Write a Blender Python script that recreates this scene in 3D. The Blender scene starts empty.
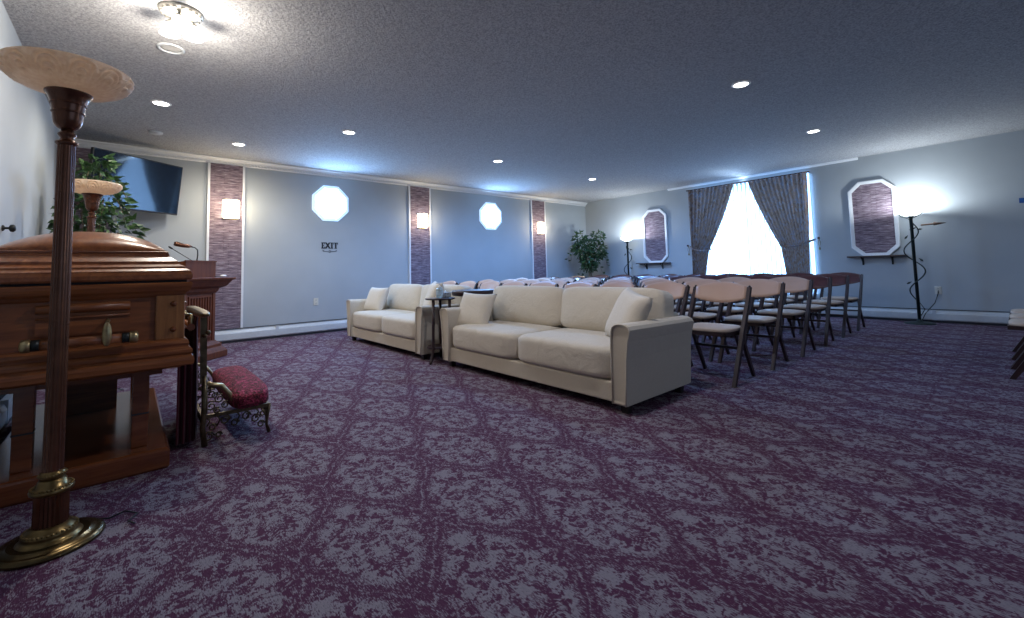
import bpy, math, random
from mathutils import Vector, Matrix
random.seed(7)
PI = math.pi
COL = bpy.context.scene.collection
H_CEIL, D, R, LW = 2.74, 7.65, 9.455, 0.656

# ------------------------------------------------------------------ materials
class NT:
    def __init__(s, name):
        s.m = bpy.data.materials.new(name); s.m.use_nodes = True
        s.n = s.m.node_tree.nodes; s.l = s.m.node_tree.links
        s.b = s.n['Principled BSDF']
    def node(s, t, **kw):
        n = s.n.new(t)
        for k, v in kw.items(): setattr(n, k, v)
        return n
    def link(s, a, b): s.l.new(a, b)
    def coords(s, kind='Object', scale=(1, 1, 1), rot=(0, 0, 0), loc=(0, 0, 0)):
        t = s.node('ShaderNodeTexCoord'); m = s.node('ShaderNodeMapping')
        m.inputs['Scale'].default_value = scale; m.inputs['Rotation'].default_value = rot
        m.inputs['Location'].default_value = loc
        s.link(t.outputs[kind], m.inputs[0]); return m.outputs[0]
    def noise(s, vec, scale=5, detail=3, rough=.5, dist=0):
        n = s.node('ShaderNodeTexNoise'); s.link(vec, n.inputs['Vector'])
        n.inputs['Scale'].default_value = scale; n.inputs['Detail'].default_value = detail
        n.inputs['Roughness'].default_value = rough; n.inputs['Distortion'].default_value = dist
        return n.outputs['Fac']
    def ramp(s, fac, stops, interp='LINEAR'):
        r = s.node('ShaderNodeValToRGB'); e = r.color_ramp.elements; r.color_ramp.interpolation = interp
        while len(e) > 1: e.remove(e[-1])
        for i, (p, c) in enumerate(stops):
            el = e[0] if i == 0 else e.new(p)
            el.position = p; el.color = (*c, 1) if len(c) == 3 else c
        s.link(fac, r.inputs[0]); return r.outputs[0]
    def math(s, op, a, b=None, c=None):
        n = s.node('ShaderNodeMath', operation=op)
        for i, v in enumerate((a, b, c)):
            if v is None: continue
            if isinstance(v, (int, float)): n.inputs[i].default_value = v
            else: s.link(v, n.inputs[i])
        return n.outputs[0]
    def mix(s, f, a, b, blend='MIX'):
        n = s.node('ShaderNodeMix', data_type='RGBA', blend_type=blend)
        for i, v in ((0, f), (6, a), (7, b)):
            if isinstance(v, (int, float)): n.inputs[i].default_value = v
            elif isinstance(v, tuple): n.inputs[i].default_value = (*v, 1)
            else: s.link(v, n.inputs[i])
        return n.outputs[2]
    def bump(s, h, strength=.3, dist=.01):
        n = s.node('ShaderNodeBump'); n.inputs['Strength'].default_value = strength
        n.inputs['Distance'].default_value = dist
        s.link(h, n.inputs['Height']); s.link(n.outputs[0], s.b.inputs['Normal'])
    def set(s, col=None, rough=.5, metal=0, spec=None, coat=0, emis=None, es=0):
        if col is not None:
            if isinstance(col, tuple): s.b.inputs['Base Color'].default_value = (*col, 1)
            else: s.link(col, s.b.inputs['Base Color'])
        s.b.inputs['Roughness'].default_value = rough; s.b.inputs['Metallic'].default_value = metal
        if spec is not None: s.b.inputs['Specular IOR Level'].default_value = spec
        s.b.inputs['Coat Weight'].default_value = coat; s.b.inputs['Coat Roughness'].default_value = .12
        if emis: s.b.inputs['Emission Color'].default_value = (*emis, 1); s.b.inputs['Emission Strength'].default_value = es
        return s.m

def simple(name, col, rough=.5, metal=0, var=.12, scale=30, bump=0, **kw):
    t = NT(name); v = t.coords(); n = t.noise(v, scale, 3)
    c = t.ramp(n, [(.3, tuple(x * (1 - var) for x in col)), (.7, tuple(min(1, x * (1 + var)) for x in col))])
    if bump: t.bump(n, bump, .005)
    return t.set(c, rough, metal, **kw)

def wood(name, a, b, rough=.3, coat=.4, axis='Y', sc=1.0):
    t = NT(name)
    s = {'X': (1.2, 14, 14), 'Y': (14, 1.2, 14), 'Z': (14, 14, 1.2)}[axis]
    v = t.coords(scale=tuple(k * sc for k in s)); n = t.noise(v, 2.2, 5, .6, .8)
    v2 = t.coords(scale=tuple(k * sc * 3 for k in s)); n2 = t.noise(v2, 4, 2)
    c = t.ramp(n, [(.32, a), (.55, tuple((x + y) / 2 for x, y in zip(a, b))), (.72, b)])
    c = t.mix(t.math('MULTIPLY', n2, .35), c, tuple(x * .45 for x in a))
    t.bump(n2, .05, .002)
    return t.set(c, rough, 0, coat=coat)

def emis(name, col, st):
    t = NT(name); e = t.node('ShaderNodeEmission'); e.inputs[0].default_value = (*col, 1); e.inputs[1].default_value = st
    t.link(e.outputs[0], t.n['Material Output'].inputs[0]); return t.m

M = {}
def make_wall():
    t = NT('wall_paint'); v = t.coords(); n = t.noise(v, 1.3, 3); n2 = t.noise(v, 220, 2)
    c = t.ramp(n, [(.3, (.36, .395, .42)), (.7, (.41, .445, .465))])
    t.bump(n2, .08, .003); return t.set(c, .7)
M['wall'] = make_wall()
def make_ceil():
    t = NT('popcorn_ceiling'); v = t.coords(); n = t.noise(v, 75, 3, .6); n1 = t.noise(v, 30, 3, .6)
    c = t.ramp(n, [(.38, (.27, .275, .285)), (.5, (.365, .372, .385)), (.62, (.45, .457, .47))])
    h = t.math('ADD', n, t.math('MULTIPLY', n1, .6))
    t.bump(h, .55, .012); return t.set(c, .9)
M['ceil'] = make_ceil()

def make_carpet():
    t = NT('damask_carpet')
    tc = t.node('ShaderNodeTexCoord'); sp = t.node('ShaderNodeSeparateXYZ'); t.link(tc.outputs['Object'], sp.inputs[0])
    X, Y = sp.outputs[0], sp.outputs[1]
    PX, PY = .475, .96
    wob = t.noise(tc.outputs['Object'], 9, 2)
    wob2 = t.noise(t.coords(loc=(5, 3, 0)), 9, 2)
    X = t.math('ADD', X, t.math('MULTIPLY', t.math('SUBTRACT', wob, .5), .05))
    Y = t.math('ADD', Y, t.math('MULTIPLY', t.math('SUBTRACT', wob2, .5), .05))
    def wrap(a, off, per):   # to -0.5..0.5
        k = t.math('DIVIDE', t.math('SUBTRACT', a, off), per)
        return t.math('SUBTRACT', k, t.math('ROUND', k))
    u0 = t.math('ABSOLUTE', wrap(X, .22, PX)); v0 = wrap(Y, 1.61, PY)
    u1 = t.math('ABSOLUTE', wrap(X, .22 + PX / 2, PX)); v1 = wrap(Y, 1.61 + PY / 2, PY)
    # half width of cell 0 along y (ogee): .25*(1+cos(2pi v))
    w0 = t.math('MULTIPLY', t.math('ADD', t.math('COSINE', t.math('MULTIPLY', v0, 2 * PI)), 1), .25)
    d = t.math('SUBTRACT', u0, w0)              # <0 in cell 0
    ins = t.math('LESS_THAN', d, 0)
    ad = t.math('ABSOLUTE', d)
    U = t.math('ADD', t.math('MULTIPLY', ins, u0), t.math('MULTIPLY', t.math('SUBTRACT', 1, ins), u1))
    V = t.math('ADD', t.math('MULTIPLY', ins, v0), t.math('MULTIPLY', t.math('SUBTRACT', 1, ins), v1))
    cb = t.node('ShaderNodeCombineXYZ'); t.link(t.math('MULTIPLY', U, PX), cb.inputs[0]); t.link(t.math('MULTIPLY', V, PY), cb.inputs[1])
    # medallion radius falloff
    rr = t.math('SQRT', t.math('ADD', t.math('POWER', t.math('DIVIDE', U, .41), 2), t.math('POWER', t.math('DIVIDE', t.math('ABSOLUTE', V), .41), 2)))
    n = t.noise(cb.outputs[0], 30, 2.5, .55, 1.3)
    ring = t.math('SINE', t.math('ADD', t.math('MULTIPLY', rr, 15), t.math('MULTIPLY', n, 9)))
    ang = t.math('ARCTAN2', t.math('MULTIPLY', V, PY), t.math('MULTIPLY', U, PX))
    pet = t.math('SINE', t.math('ADD', t.math('MULTIPLY', ang, 9), t.math('MULTIPLY', rr, 9)))
    pat = t.math('ADD', t.math('MULTIPLY', t.math('SUBTRACT', n, .5), 6.5), t.math('MULTIPLY', ring, .38))
    pat = t.math('ADD', pat, t.math('MULTIPLY', pet, .30))
    fall = t.math('MULTIPLY', t.math('SUBTRACT', .78, rr), 3.0)
    fall = t.math('MINIMUM', fall, .04)
    pat = t.math('ADD', pat, fall)
    edge = t.math('MULTIPLY', t.math('SUBTRACT', ad, .085), 12)   # dark band near the ogee line
    pat = t.math('MINIMUM', pat, edge)
    line = t.math('SUBTRACT', .15, t.math('MULTIPLY', ad, 20))    # broken pale line in its middle
    line = t.math('ADD', line, t.math('MULTIPLY', t.math('SUBTRACT', t.noise(cb.outputs[0], 32, 2), .55), 3.0))
    pat = t.math('MAXIMUM', pat, line)
    # tufting streaks break the edges
    st = t.noise(t.coords(scale=(260, 70, 1)), 1, 2, .6)
    st2 = t.noise(t.coords(scale=(110, 30, 1), loc=(3, 1, 0)), 1, 2, .6)
    pat = t.math('ADD', pat, t.math('MULTIPLY', t.math('SUBTRACT', st, .5), 4.2))
    pat = t.math('ADD', pat, t.math('MULTIPLY', t.math('SUBTRACT', st2, .5), 2.6))
    f = t.ramp(t.math('ADD', t.math('MULTIPLY', pat, .5), .5), [(.30, (0, 0, 0)), (.74, (1, 1, 1))])
    purple = t.mix(st, (.046, .014, .034), (.096, .036, .074))
    grey = t.mix(st, (.12, .104, .132), (.255, .23, .262))
    c = t.mix(f, purple, grey)
    t.bump(t.math('ADD', st, st2), .5, .006)
    return t.set(c, .95, spec=.1)
M['carpet'] = make_carpet()

def make_stone():
    t = NT('ledger_stone')
    tc = t.node('ShaderNodeTexCoord')
    sp = t.node('ShaderNodeSeparateXYZ'); t.link(tc.outputs['Object'], sp.inputs[0])
    h = t.math('ADD', sp.outputs[0], sp.outputs[1])
    cb = t.node('ShaderNodeCombineXYZ'); t.link(h, cb.inputs[0]); t.link(sp.outputs[2], cb.inputs[1])
    wob = t.noise(cb.outputs[0], 6, 2)
    cb2 = t.node('ShaderNodeCombineXYZ'); t.link(t.math('MULTIPLY', h, 1), cb2.inputs[0])
    t.link(t.math('ADD', sp.outputs[2], t.math('MULTIPLY', wob, .05)), cb2.inputs[1])
    br = t.node('ShaderNodeTexBrick'); t.link(cb2.outputs[0], br.inputs['Vector'])
    br.inputs['Scale'].default_value = 1; br.inputs['Brick Width'].default_value = .19; br.inputs['Row Height'].default_value = .022
    br.inputs['Mortar Size'].default_value = .0035; br.inputs['Mortar Smooth'].default_value = .4; br.inputs['Bias'].default_value = -.1
    br.inputs['Color1'].default_value = (.29, .23, .29, 1); br.inputs['Color2'].default_value = (.075, .052, .085, 1)
    br.inputs['Mortar'].default_value = (.035, .022, .032, 1); br.offset = .37
    mp = t.node('ShaderNodeMapping'); mp.inputs['Scale'].default_value = (7, 60, 1); t.link(cb.outputs[0], mp.inputs[0])
    n = t.noise(mp.outputs[0], 1, 4, .65)
    c = t.mix(.55, br.outputs['Color'], t.ramp(n, [(.32, (.035, .025, .045)), (.46, (.17, .115, .15)), (.56, (.34, .26, .29)), (.68, (.60, .56, .62))]))
    t.bump(t.math('ADD', n, t.math('MULTIPLY', br.outputs['Fac'], -.8)), .7, .012)
    return t.set(c, .8)
M['stone'] = make_stone()
M['trim'] = simple('white_trim', (.72, .74, .76), .45, var=.03)
M['heater'] = simple('heater_enamel', (.52, .55, .57), .35, var=.04)
M['dark_gap'] = simple('dark_gap', (.02, .02, .025), .8)
M['sofa'] = None
def fabric(name, col, sc=350, b=.12, wr=.5):
    t = NT(name); v = t.coords(); n = t.noise(v, sc, 2); w = t.noise(v, 5, 3, .5, 1.2)
    c = t.ramp(n, [(.35, tuple(x * .86 for x in col)), (.65, tuple(x * 1.08 for x in col))])
    t.bump(t.math('ADD', t.math('MULTIPLY', n, b), t.math('MULTIPLY', w, wr)), .5, .02)
    t.b.inputs['Sheen Weight'].default_value = .2
    return t.set(c, .9, spec=.15)
M['sofa'] = fabric('cream_linen', (.52, .46, .37))
M['sofa_cush'] = fabric('cream_linen_cushion', (.56, .50, .41), wr=1.1)
M['pillow'] = fabric('cream_pillow', (.60, .54, .45), wr=.7)
M['sofafoot'] = simple('black_wood_foot', (.012, .01, .01), .4)
M['velvet'] = None
def velvet():
    t = NT('red_velvet'); v = t.coords(); n = t.noise(v, 45, 4, .6, 1)
    c = t.ramp(n, [(.36, (.05, .0005, .008)), (.5, (.17, .0015, .024)), (.64, (.50, .03, .11))])
    t.bump(t.math('ADD', n, t.math('MULTIPLY', t.noise(v, 160, 2), .6)), 1.0, .03); t.b.inputs['Sheen Weight'].default_value = 0
    return t.set(c, .8)
M['velvet'] = velvet()
M['drape'] = fabric('maroon_drape', (.05, .004, .012))
M['casket'] = wood('casket_cherry', (.17, .045, .011), (.38, .13, .036), .36, .2, 'X')
M['casket_lid'] = wood('casket_lid_cherry', (.18, .048, .014), (.38, .135, .042), .30, .35, 'Y')
M['oak'] = wood('rosette_oak', (.19, .065, .015), (.42, .18, .05), .45, .1, 'Z', 1.5)
M['bier'] = wood('bier_wood', (.12, .032, .010), (.24, .075, .024), .25, .6, 'X')
M['lectern'] = wood('lectern_wood', (.10, .024, .010), (.20, .055, .018), .55, .0, 'Z')
M['lectern'].node_tree.nodes['Principled BSDF'].inputs['Specular IOR Level'].default_value = .3
M['chairwood'] = wood('mahogany_chair', (.014, .004, .004), (.036, .009, .008), .45, .05, 'Z')
M['chairback'] = wood('mahogany_backrest', (.06, .014, .014), (.12, .035, .03), .3, .5, 'Y')
def vinyl(name, c):
    t = NT(name); v = t.coords(); n = t.noise(v, 4, 2)
    return t.set(t.ramp(n, [(.3, tuple(x * .92 for x in c)), (.7, c)]), .42, spec=.4)
M['vinyl'] = vinyl('tan_vinyl', (.52, .335, .25))
M['seatvinyl'] = vinyl('cream_vinyl', (.52, .40, .31))
M['bronze'] = simple('dark_bronze', (.12, .05, .028), .24, .65, var=.25, scale=18)
M['gold'] = simple('aged_gold', (.20, .135, .052), .30, .9, var=.3, scale=25)
M['brass'] = simple('antique_brass', (.42, .33, .17), .32, .9, var=.25, scale=40)
M['nickel'] = simple('pale_antique_metal', (.62, .58, .50), .35, .6, var=.25, scale=40)
M['octframe2'] = simple('pale_blue_label', (.35, .48, .60), .5, var=.4, scale=80)
M['basebrass'] = simple('dark_brass', (.11, .078, .034), .25, .9, var=.35, scale=14)
M['castmetal'] = simple('cast_kneeler_metal', (.11, .085, .05), .38, .85, var=.4, scale=30)
def alabaster():
    t = NT('embossed_glass_bowl'); v = t.coords(); n = t.noise(v, 60, 3)
    c = t.ramp(n, [(.3, (.82, .66, .50)), (.7, (.95, .82, .67))])
    t.set(c, .3, coat=.5)
    tr = t.node('ShaderNodeBsdfTranslucent'); t.link(c, tr.inputs[0]); mx = t.node('ShaderNodeMixShader'); mx.inputs[0].default_value = .45
    t.link(t.b.outputs[0], mx.inputs[1]); t.link(tr.outputs[0], mx.inputs[2]); t.link(mx.outputs[0], t.n['Material Output'].inputs[0]); return t.m
M['bowl'] = alabaster()
M['black'] = simple('black_metal', (.012, .016, .016), .4, .3)
M['green_black'] = simple('dark_patina_metal', (.018, .030, .028), .45, .3)
M['leafmetal'] = simple('copper_leaf', (.12, .07, .045), .4, .7)
M['tv'] = NT('tv_screen').set((.0006, .004, .010), .05, 0, spec=.5, coat=.5)
M['tv'].node_tree.nodes['Principled BSDF'].inputs['IOR'].default_value = 1.7
M['tvframe'] = simple('tv_bezel', (.01, .01, .012), .35)
def leaf(name, a, b):
    t = NT(name); v = t.coords(); n = t.noise(v, 14, 3)
    return t.set(t.ramp(n, [(.3, a), (.7, b)]), .45)
M['leaf'] = leaf('ficus_leaf', (.012, .04, .012), (.05, .12, .03))
M['leaf2'] = leaf('ficus_leaf_corner', (.010, .04, .016), (.045, .10, .03))
M['bark'] = simple('bark', (.10, .065, .04), .8, var=.3, bump=.4)
M['pot'] = simple('wicker_pot', (.13, .07, .035), .7, var=.3, bump=.5)
def curtain():
    t = NT('brown_blue_drapery'); v = t.coords(scale=(1, 1, .6)); n = t.noise(v, 15, 4, .6, 1.5)
    c = t.ramp(n, [(.33, (.12, .08, .065)), (.48, (.34, .23, .17)), (.60, (.24, .25, .30)), (.75, (.52, .52, .56))])
    t.bump(n, .2, .01); t.set(c, .75)
    tr = t.node('ShaderNodeBsdfTranslucent'); t.link(c, tr.inputs[0]); mx = t.node('ShaderNodeMixShader'); mx.inputs[0].default_value = .15
    t.link(t.b.outputs[0], mx.inputs[1]); t.link(tr.outputs[0], mx.inputs[2]); t.link(mx.outputs[0], t.n['Material Output'].inputs[0]); return t.m
M['curtain'] = curtain()
M['shelf'] = wood('shelf_wood', (.035, .018, .014), (.09, .05, .035), .4, .2, 'Y')
M['table'] = wood('dark_table', (.014, .004, .006), (.035, .010, .012), .5, .1, 'X')
M['plastic'] = simple('ivory_plastic', (.60, .58, .50), .4, var=.04)
M['white'] = simple('white_plastic', (.75, .77, .78), .4, var=.04)
M['ink'] = simple('exit_black', (.008, .010, .016), .5)
M['blue'] = simple('blue_sign', (.015, .09, .30), .5)
M['can_inner'] = simple('can_reflector', (.62, .62, .60), .35, .2)
M['dayglow'] = emis('daylight_pane', (.38, .64, 1.0), 12.0)
M['octglow'] = emis('octagon_daylight', (.30, .56, 1.0), 70.0)
M['octframe'] = NT('octagon_frame').set((.72, .78, .85), .5, emis=(.45, .68, 1.0), es=1.0)  # bright daylight on the frame is put in as its own emission
M['rearglow'] = emis('rear_daylight_pane', (.40, .62, 1.0), 1.2)  # glowing pane of the added rear window
M['downlight'] = emis('downlight_lens', (1.0, .97, .92), 14.0)
M['sconce'] = emis('sconce_shade', (1.0, .88, .66), 14.0)
M['glasslit'] = emis('lit_glass', (1.0, .97, .93), 9.0)
M['torchlit'] = emis('lit_torchiere_glass', (.88, .96, 1.0), 9.0)
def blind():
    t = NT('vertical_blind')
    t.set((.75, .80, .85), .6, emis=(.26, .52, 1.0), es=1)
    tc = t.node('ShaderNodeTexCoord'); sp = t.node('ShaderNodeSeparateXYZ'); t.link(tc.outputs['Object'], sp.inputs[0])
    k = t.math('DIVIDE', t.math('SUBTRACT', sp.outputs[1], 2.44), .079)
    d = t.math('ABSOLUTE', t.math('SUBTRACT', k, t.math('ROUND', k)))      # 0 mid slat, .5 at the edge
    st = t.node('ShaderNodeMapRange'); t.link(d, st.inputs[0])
    for i, v in ((1, .10), (2, .36), (3, 7.0), (4, .25)): st.inputs[i].default_value = v  # daylight through the slats put into their emission, dimmer toward slat edges
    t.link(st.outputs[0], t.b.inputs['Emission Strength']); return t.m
M['blind'] = blind()

# ------------------------------------------------------------------ mesh helpers
class MB:
    def __init__(s): s.v = []; s.f = []; s.sm = []; s.T = Matrix.Identity(4)
    def add(s, vs, fs, smooth=False):
        o = len(s.v); s.v += [tuple(s.T @ Vector(p)) for p in vs]
        s.f += [tuple(i + o for i in f) for f in fs]; s.sm += [smooth] * len(fs); return s
    def box(s, x0, x1, y0, y1, z0, z1):
        vs = [(x, y, z) for x in (x0, x1) for y in (y0, y1) for z in (z0, z1)]
        return s.add(vs, [(0, 1, 3, 2), (4, 6, 7, 5), (0, 4, 5, 1), (2, 3, 7, 6), (0, 2, 6, 4), (1, 5, 7, 3)])
    def rings(s, rings, cap=True, smooth=True, close=True):
        n = len(rings[0]); vs = [p for r in rings for p in r]; fs = []
        for i in range(len(rings) - 1):
            for j in range(n if close else n - 1):
                a = i * n + j; b = i * n + (j + 1) % n
                fs.append((a, b, b + n, a + n))
        s.add(vs, fs, smooth)
        if cap:
            s.add(rings[0], [tuple(range(n))[::-1]]); s.add(rings[-1], [tuple(range(n))])
        return s
    def lathe(s, prof, c=(0, 0, 0), seg=24, smooth=True, flute=0, cap=True):
        rs = []
        for r, z in prof:
            rs.append([(c[0] + r * (1 + (flute * math.cos(a * seg / 2 * 2 * PI / seg) if flute else 0)) * math.cos(a * 2 * PI / seg),
                        c[1] + r * (1 + (flute * (1 if a % 2 else -1) if flute else 0)) * math.sin(a * 2 * PI / seg) if not flute else
                        c[1] + r * (1 + (flute * math.cos(a * PI))) * math.sin(a * 2 * PI / seg), c[2] + z) for a in range(seg)])
        return s.rings(rs, cap, smooth and not flute)
    def tube(s, pts, rad, seg=8, cap=True):
        pts = [Vector(p) for p in pts]; rs = []
        if isinstance(rad, (int, float)): rad = [rad] * len(pts)
        up = None
        for i, p in enumerate(pts):
            t = (pts[min(i + 1, len(pts) - 1)] - pts[max(i - 1, 0)]).normalized()
            if up is None: up = Vector((0, 0, 1)) if abs(t.z) < .9 else Vector((1, 0, 0))
            a = t.cross(up)
            if a.length < 1e-4: a = t.orthogonal()
            a.normalize(); b = a.cross(t).normalized(); up = b
            rs.append([tuple(p + a * rad[i] * math.cos(2 * PI * k / seg) + b * rad[i] * math.sin(2 * PI * k / seg)) for k in range(seg)])
        return s.rings(rs, cap, True)
    def bar(s, p, q, w, d, up=(0, 1, 0)):      # rectangular bar from p to q, w along 'up', d across
        p, q = Vector(p), Vector(q); t = (q - p).normalized(); u = Vector(up); u = (u - t * u.dot(t)).normalized(); a = t.cross(u)
        rs = []
        for c in (p, q): rs.append([tuple(c + u * w / 2 * i + a * d / 2 * j) for i, j in ((-1, -1), (1, -1), (1, 1), (-1, 1))])
        return s.rings(rs, True, False)
    def sphere(s, c, r, seg=12, rn=8, sc=(1, 1, 1)):
        rs = []
        for i in range(1, rn):
            a = PI * i / rn
            rs.append([(c[0] + sc[0] * r * math.sin(a) * math.cos(2 * PI * k / seg), c[1] + sc[1] * r * math.sin(a) * math.sin(2 * PI * k / seg), c[2] - sc[2] * r * math.cos(a)) for k in range(seg)])
        return s.rings(rs, True, True)
    def prism(s, poly, axis, a, b, smooth=False):   # poly in the two other axes, extruded along axis from a to b
        def P(u, v, w): return {'X': (w, u, v), 'Y': (u, w, v), 'Z': (u, v, w)}[axis]
        return s.rings([[P(u, v, a) for u, v in poly], [P(u, v, b) for u, v in poly]], True, smooth)
    def cushion(s, c, h, k=5.0, n=10, bulge=0.0, ax=2):
        # superellipsoid block (half sizes h) bulging along axis ax
        def pt(d):
            d = Vector(d); q = (abs(d.x) ** k + abs(d.y) ** k + abs(d.z) ** k) ** (1 / k); d = d / q
            o = [i for i in range(3) if i != ax]
            e = (1 - abs(d[o[0]]) ** 2.5) * (1 - abs(d[o[1]]) ** 2.5)
            d = [d.x, d.y, d.z]; d[ax] *= 1 + bulge * e
            return (c[0] + d[0] * h[0], c[1] + d[1] * h[1], c[2] + d[2] * h[2])
        return s.cubemap(pt, n)
    def cubemap(s, pt, n):
        for ax in range(3):
            for sg in (-1, 1):
                vs = []; fs = []
                for i in range(n + 1):
                    for j in range(n + 1):
                        u = math.tan((i / n * 2 - 1) * PI / 4); v = math.tan((j / n * 2 - 1) * PI / 4)
                        d = [0, 0, 0]; d[ax] = sg; d[(ax + 1) % 3] = u; d[(ax + 2) % 3] = v; vs.append(pt(d))
                for i in range(n):
                    for j in range(n):
                        a = i * (n + 1) + j; q = (a, a + n + 1, a + n + 2, a + 1)
                        fs.append(q if sg > 0 else q[::-1])
                s.add(vs, fs, True)
        return s
    def pillow(s, c, w, h, t, M3, n=14):
        # soft square pillow, corners pinched; M3 orients local (u,v,n)
        for sg in (-1, 1):
            vs = []; fs = []
            for i in range(n + 1):
                for j in range(n + 1):
                    u = i / n * 2 - 1; v = j / n * 2 - 1
                    th = ((1 - u ** 4) * (1 - v ** 4)) ** .55
                    pu = u * (1 - .07 * (1 - v * v)); pv = v * (1 - .07 * (1 - u * u))
                    p = Vector((pu * w / 2, pv * h / 2, sg * th * t / 2)); vs.append(tuple(Vector(c) + M3 @ p))
            for i in range(n):
                for j in range(n):
                    a = i * (n + 1) + j; q = (a, a + n + 1, a + n + 2, a + 1); fs.append(q if sg > 0 else q[::-1])
            s.add(vs, fs, True)
        return s
    def build(s, name, mat, parent=None, bevel=0, merge=True):
        me = bpy.data.meshes.new(name); me.from_pydata(s.v, [], s.f); me.update()
        for p, k in zip(me.polygons, s.sm): p.use_smooth = k
        import bmesh
        bm = bmesh.new(); bm.from_mesh(me)
        if merge: bmesh.ops.remove_doubles(bm, verts=bm.verts, dist=1e-5)
        bmesh.ops.recalc_face_normals(bm, faces=bm.faces)
        bm.to_mesh(me); bm.free()
        me.materials.append(mat)
        o = bpy.data.objects.new(name, me); COL.objects.link(o)
        if parent: o.parent = parent
        if bevel:
            m = o.modifiers.new('bevel', 'BEVEL'); m.width = bevel; m.segments = 2; m.limit_method = 'ANGLE'; m.angle_limit = .6
        return o

def thing(name, label, cat, loc=(0, 0, 0), rz=0, group=None):
    o = bpy.data.objects.new(name, None); COL.objects.link(o); o.location = loc; o.rotation_euler = (0, 0, rz)
    o.empty_display_size = .1
    o['label'] = label; o['category'] = cat
    if group: o['group'] = group
    return o
def tag(o, label, cat, group=None):
    o['label'] = label; o['category'] = cat
    if group: o['group'] = group
    return o
def struct(o): o['kind'] = 'structure'; return o
def dup(root, loc, rz, label=None, group=None):
    r = root.copy(); COL.objects.link(r); r.location = loc; r.rotation_euler = (0, 0, rz)
    if label: r['label'] = label
    if group: r['group'] = group
    for ch in list(root.children):
        c = ch.copy(); COL.objects.link(c); c.parent = r
        for g in list(ch.children):
            d = g.copy(); COL.objects.link(d); d.parent = c
    return r

# ------------------------------------------------------------------ the room
YB = -4.0
struct(MB().box(-LW - .1, R + .1, YB, D + .1, -.1, 0).build('floor', M['carpet']))
struct(MB().box(-LW - .1, R + .1, YB, D + .1, H_CEIL, H_CEIL + .1).build('ceiling', M['ceil']))
def wall_with_holes(axis, pos, thick, a0, a1, holes):
    mb = MB()
    def q(p0, p1, z0, z1):
        if p1 - p0 < 1e-4 or z1 - z0 < 1e-4: return
        if axis == 'Y': mb.box(p0, p1, pos, pos + thick, z0, z1)
        else: mb.box(pos, pos + thick, p0, p1, z0, z1)
    cur = a0
    for (h0, h1, z0, z1) in sorted(holes):
        q(cur, h0, 0, H_CEIL); q(h0, h1, 0, z0); q(h0, h1, z1, H_CEIL); cur = h1
    q(cur, a1, 0, H_CEIL); return mb
WIN = (2.46, 4.66, .45, 2.50)
struct(wall_with_holes('Y', D, .12, -LW - .1, R + .1, []).build('wall_back', M['wall']))
struct(wall_with_holes('X', R, .12, YB, D, [WIN]).build('wall_right', M['wall']))
struct(MB().box(-LW - .12, -LW, YB, D, 0, H_CEIL).build('wall_left', M['wall']))

struct(wall_with_holes('Y', YB - .12, .12, -LW - .1, R + .1, [(2.0, 7.5, .8, 2.3)]).build('wall_rear', M['wall']))
struct(MB().box(2.0, 7.5, YB - .10, YB - .05, .8, .85).box(2.0, 7.5, YB - .10, YB - .05, 2.25, 2.3).box(4.7, 4.8, YB - .10, YB - .05, .8, 2.3).build('window_4', M['trim']))  # added unseen window, fills the room with light from behind the camera
MB().add([(2.0, YB - .11, .8), (7.5, YB - .11, .8), (7.5, YB - .11, 2.3), (2.0, YB - .11, 2.3)], [(0, 1, 2, 3)]).build('pane', M['rearglow'], bpy.data.objects['window_4'])
# crown with dentils along back wall
mb = MB()
prof = [(D, 2.74), (D - .085, 2.74), (D - .085, 2.725), (D - .06, 2.71), (D - .045, 2.69), (D - .045, 2.685), (D - .018, 2.685), (D - .018, 2.655), (D - .008, 2.645), (D, 2.645)]
mb.prism(prof, 'X', -LW, R)
x = -LW + .02
while x < R - .02:
    mb.box(x, x + .022, D - .036, D - .016, 2.658, 2.684); x += .044
struct(mb.build('trim_crown', M['trim']))
mb = MB(); prof = [(R, 2.74), (R - .05, 2.74), (R - .045, 2.725), (R - .015, 2.705), (R, 2.70)]
mb.prism([(a, b) for a, b in prof], 'Y', 1.7, 5.2)
struct(mb.build('trim_crown_window', M['trim']))

# baseboard heaters
def heater(name, axis, pos, sgn, a0, a1):
    prof = [(0, 0.035), (.055, .035), (.066, .05), (.066, .135), (.05, .168), (.02, .178), (.02, .194), (0, .194)]
    mb = MB()
    mb.prism([(pos - sgn * u, z) for u, z in prof], 'X' if axis == 'X' else 'Y', a0, a1)
    o = struct(mb.build(name, M['heater']))
    mb = MB()
    w = sorted((pos, pos - sgn * .05))
    w2 = sorted((pos, pos - sgn * .03))
    if axis == 'X': mb.box(a0, a1, w[0], w[1], 0, .035).box(a0, a1, w2[0], w2[1], .194, .202)
    else: mb.box(w[0], w[1], a0, a1, 0, .035).box(w2[0], w2[1], a0, a1, .194, .202)
    mb.build('heater_gap', M['dark_gap'], o)
    mb = MB()   # cover joints
    k = a0 + 1.2
    while k < a1 - .3:
        d = sorted((pos - sgn * .015, pos - sgn * .069))
        if axis == 'X': mb.box(k, k + .045, d[0], d[1], .04, .192)
        else: mb.box(d[0], d[1], k, k + .045, .04, .192)
        k += 2.1
    mb.build('heater_joint', M['heater'], o)
heater('baseboard_back', 'X', D, 1, .55, R - .08)
heater('baseboard_right', 'Y', R, 1, -2.4, D - .08)
heater('baseboard_left', 'Y', -LW, -1, -1, 6.2)

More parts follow.
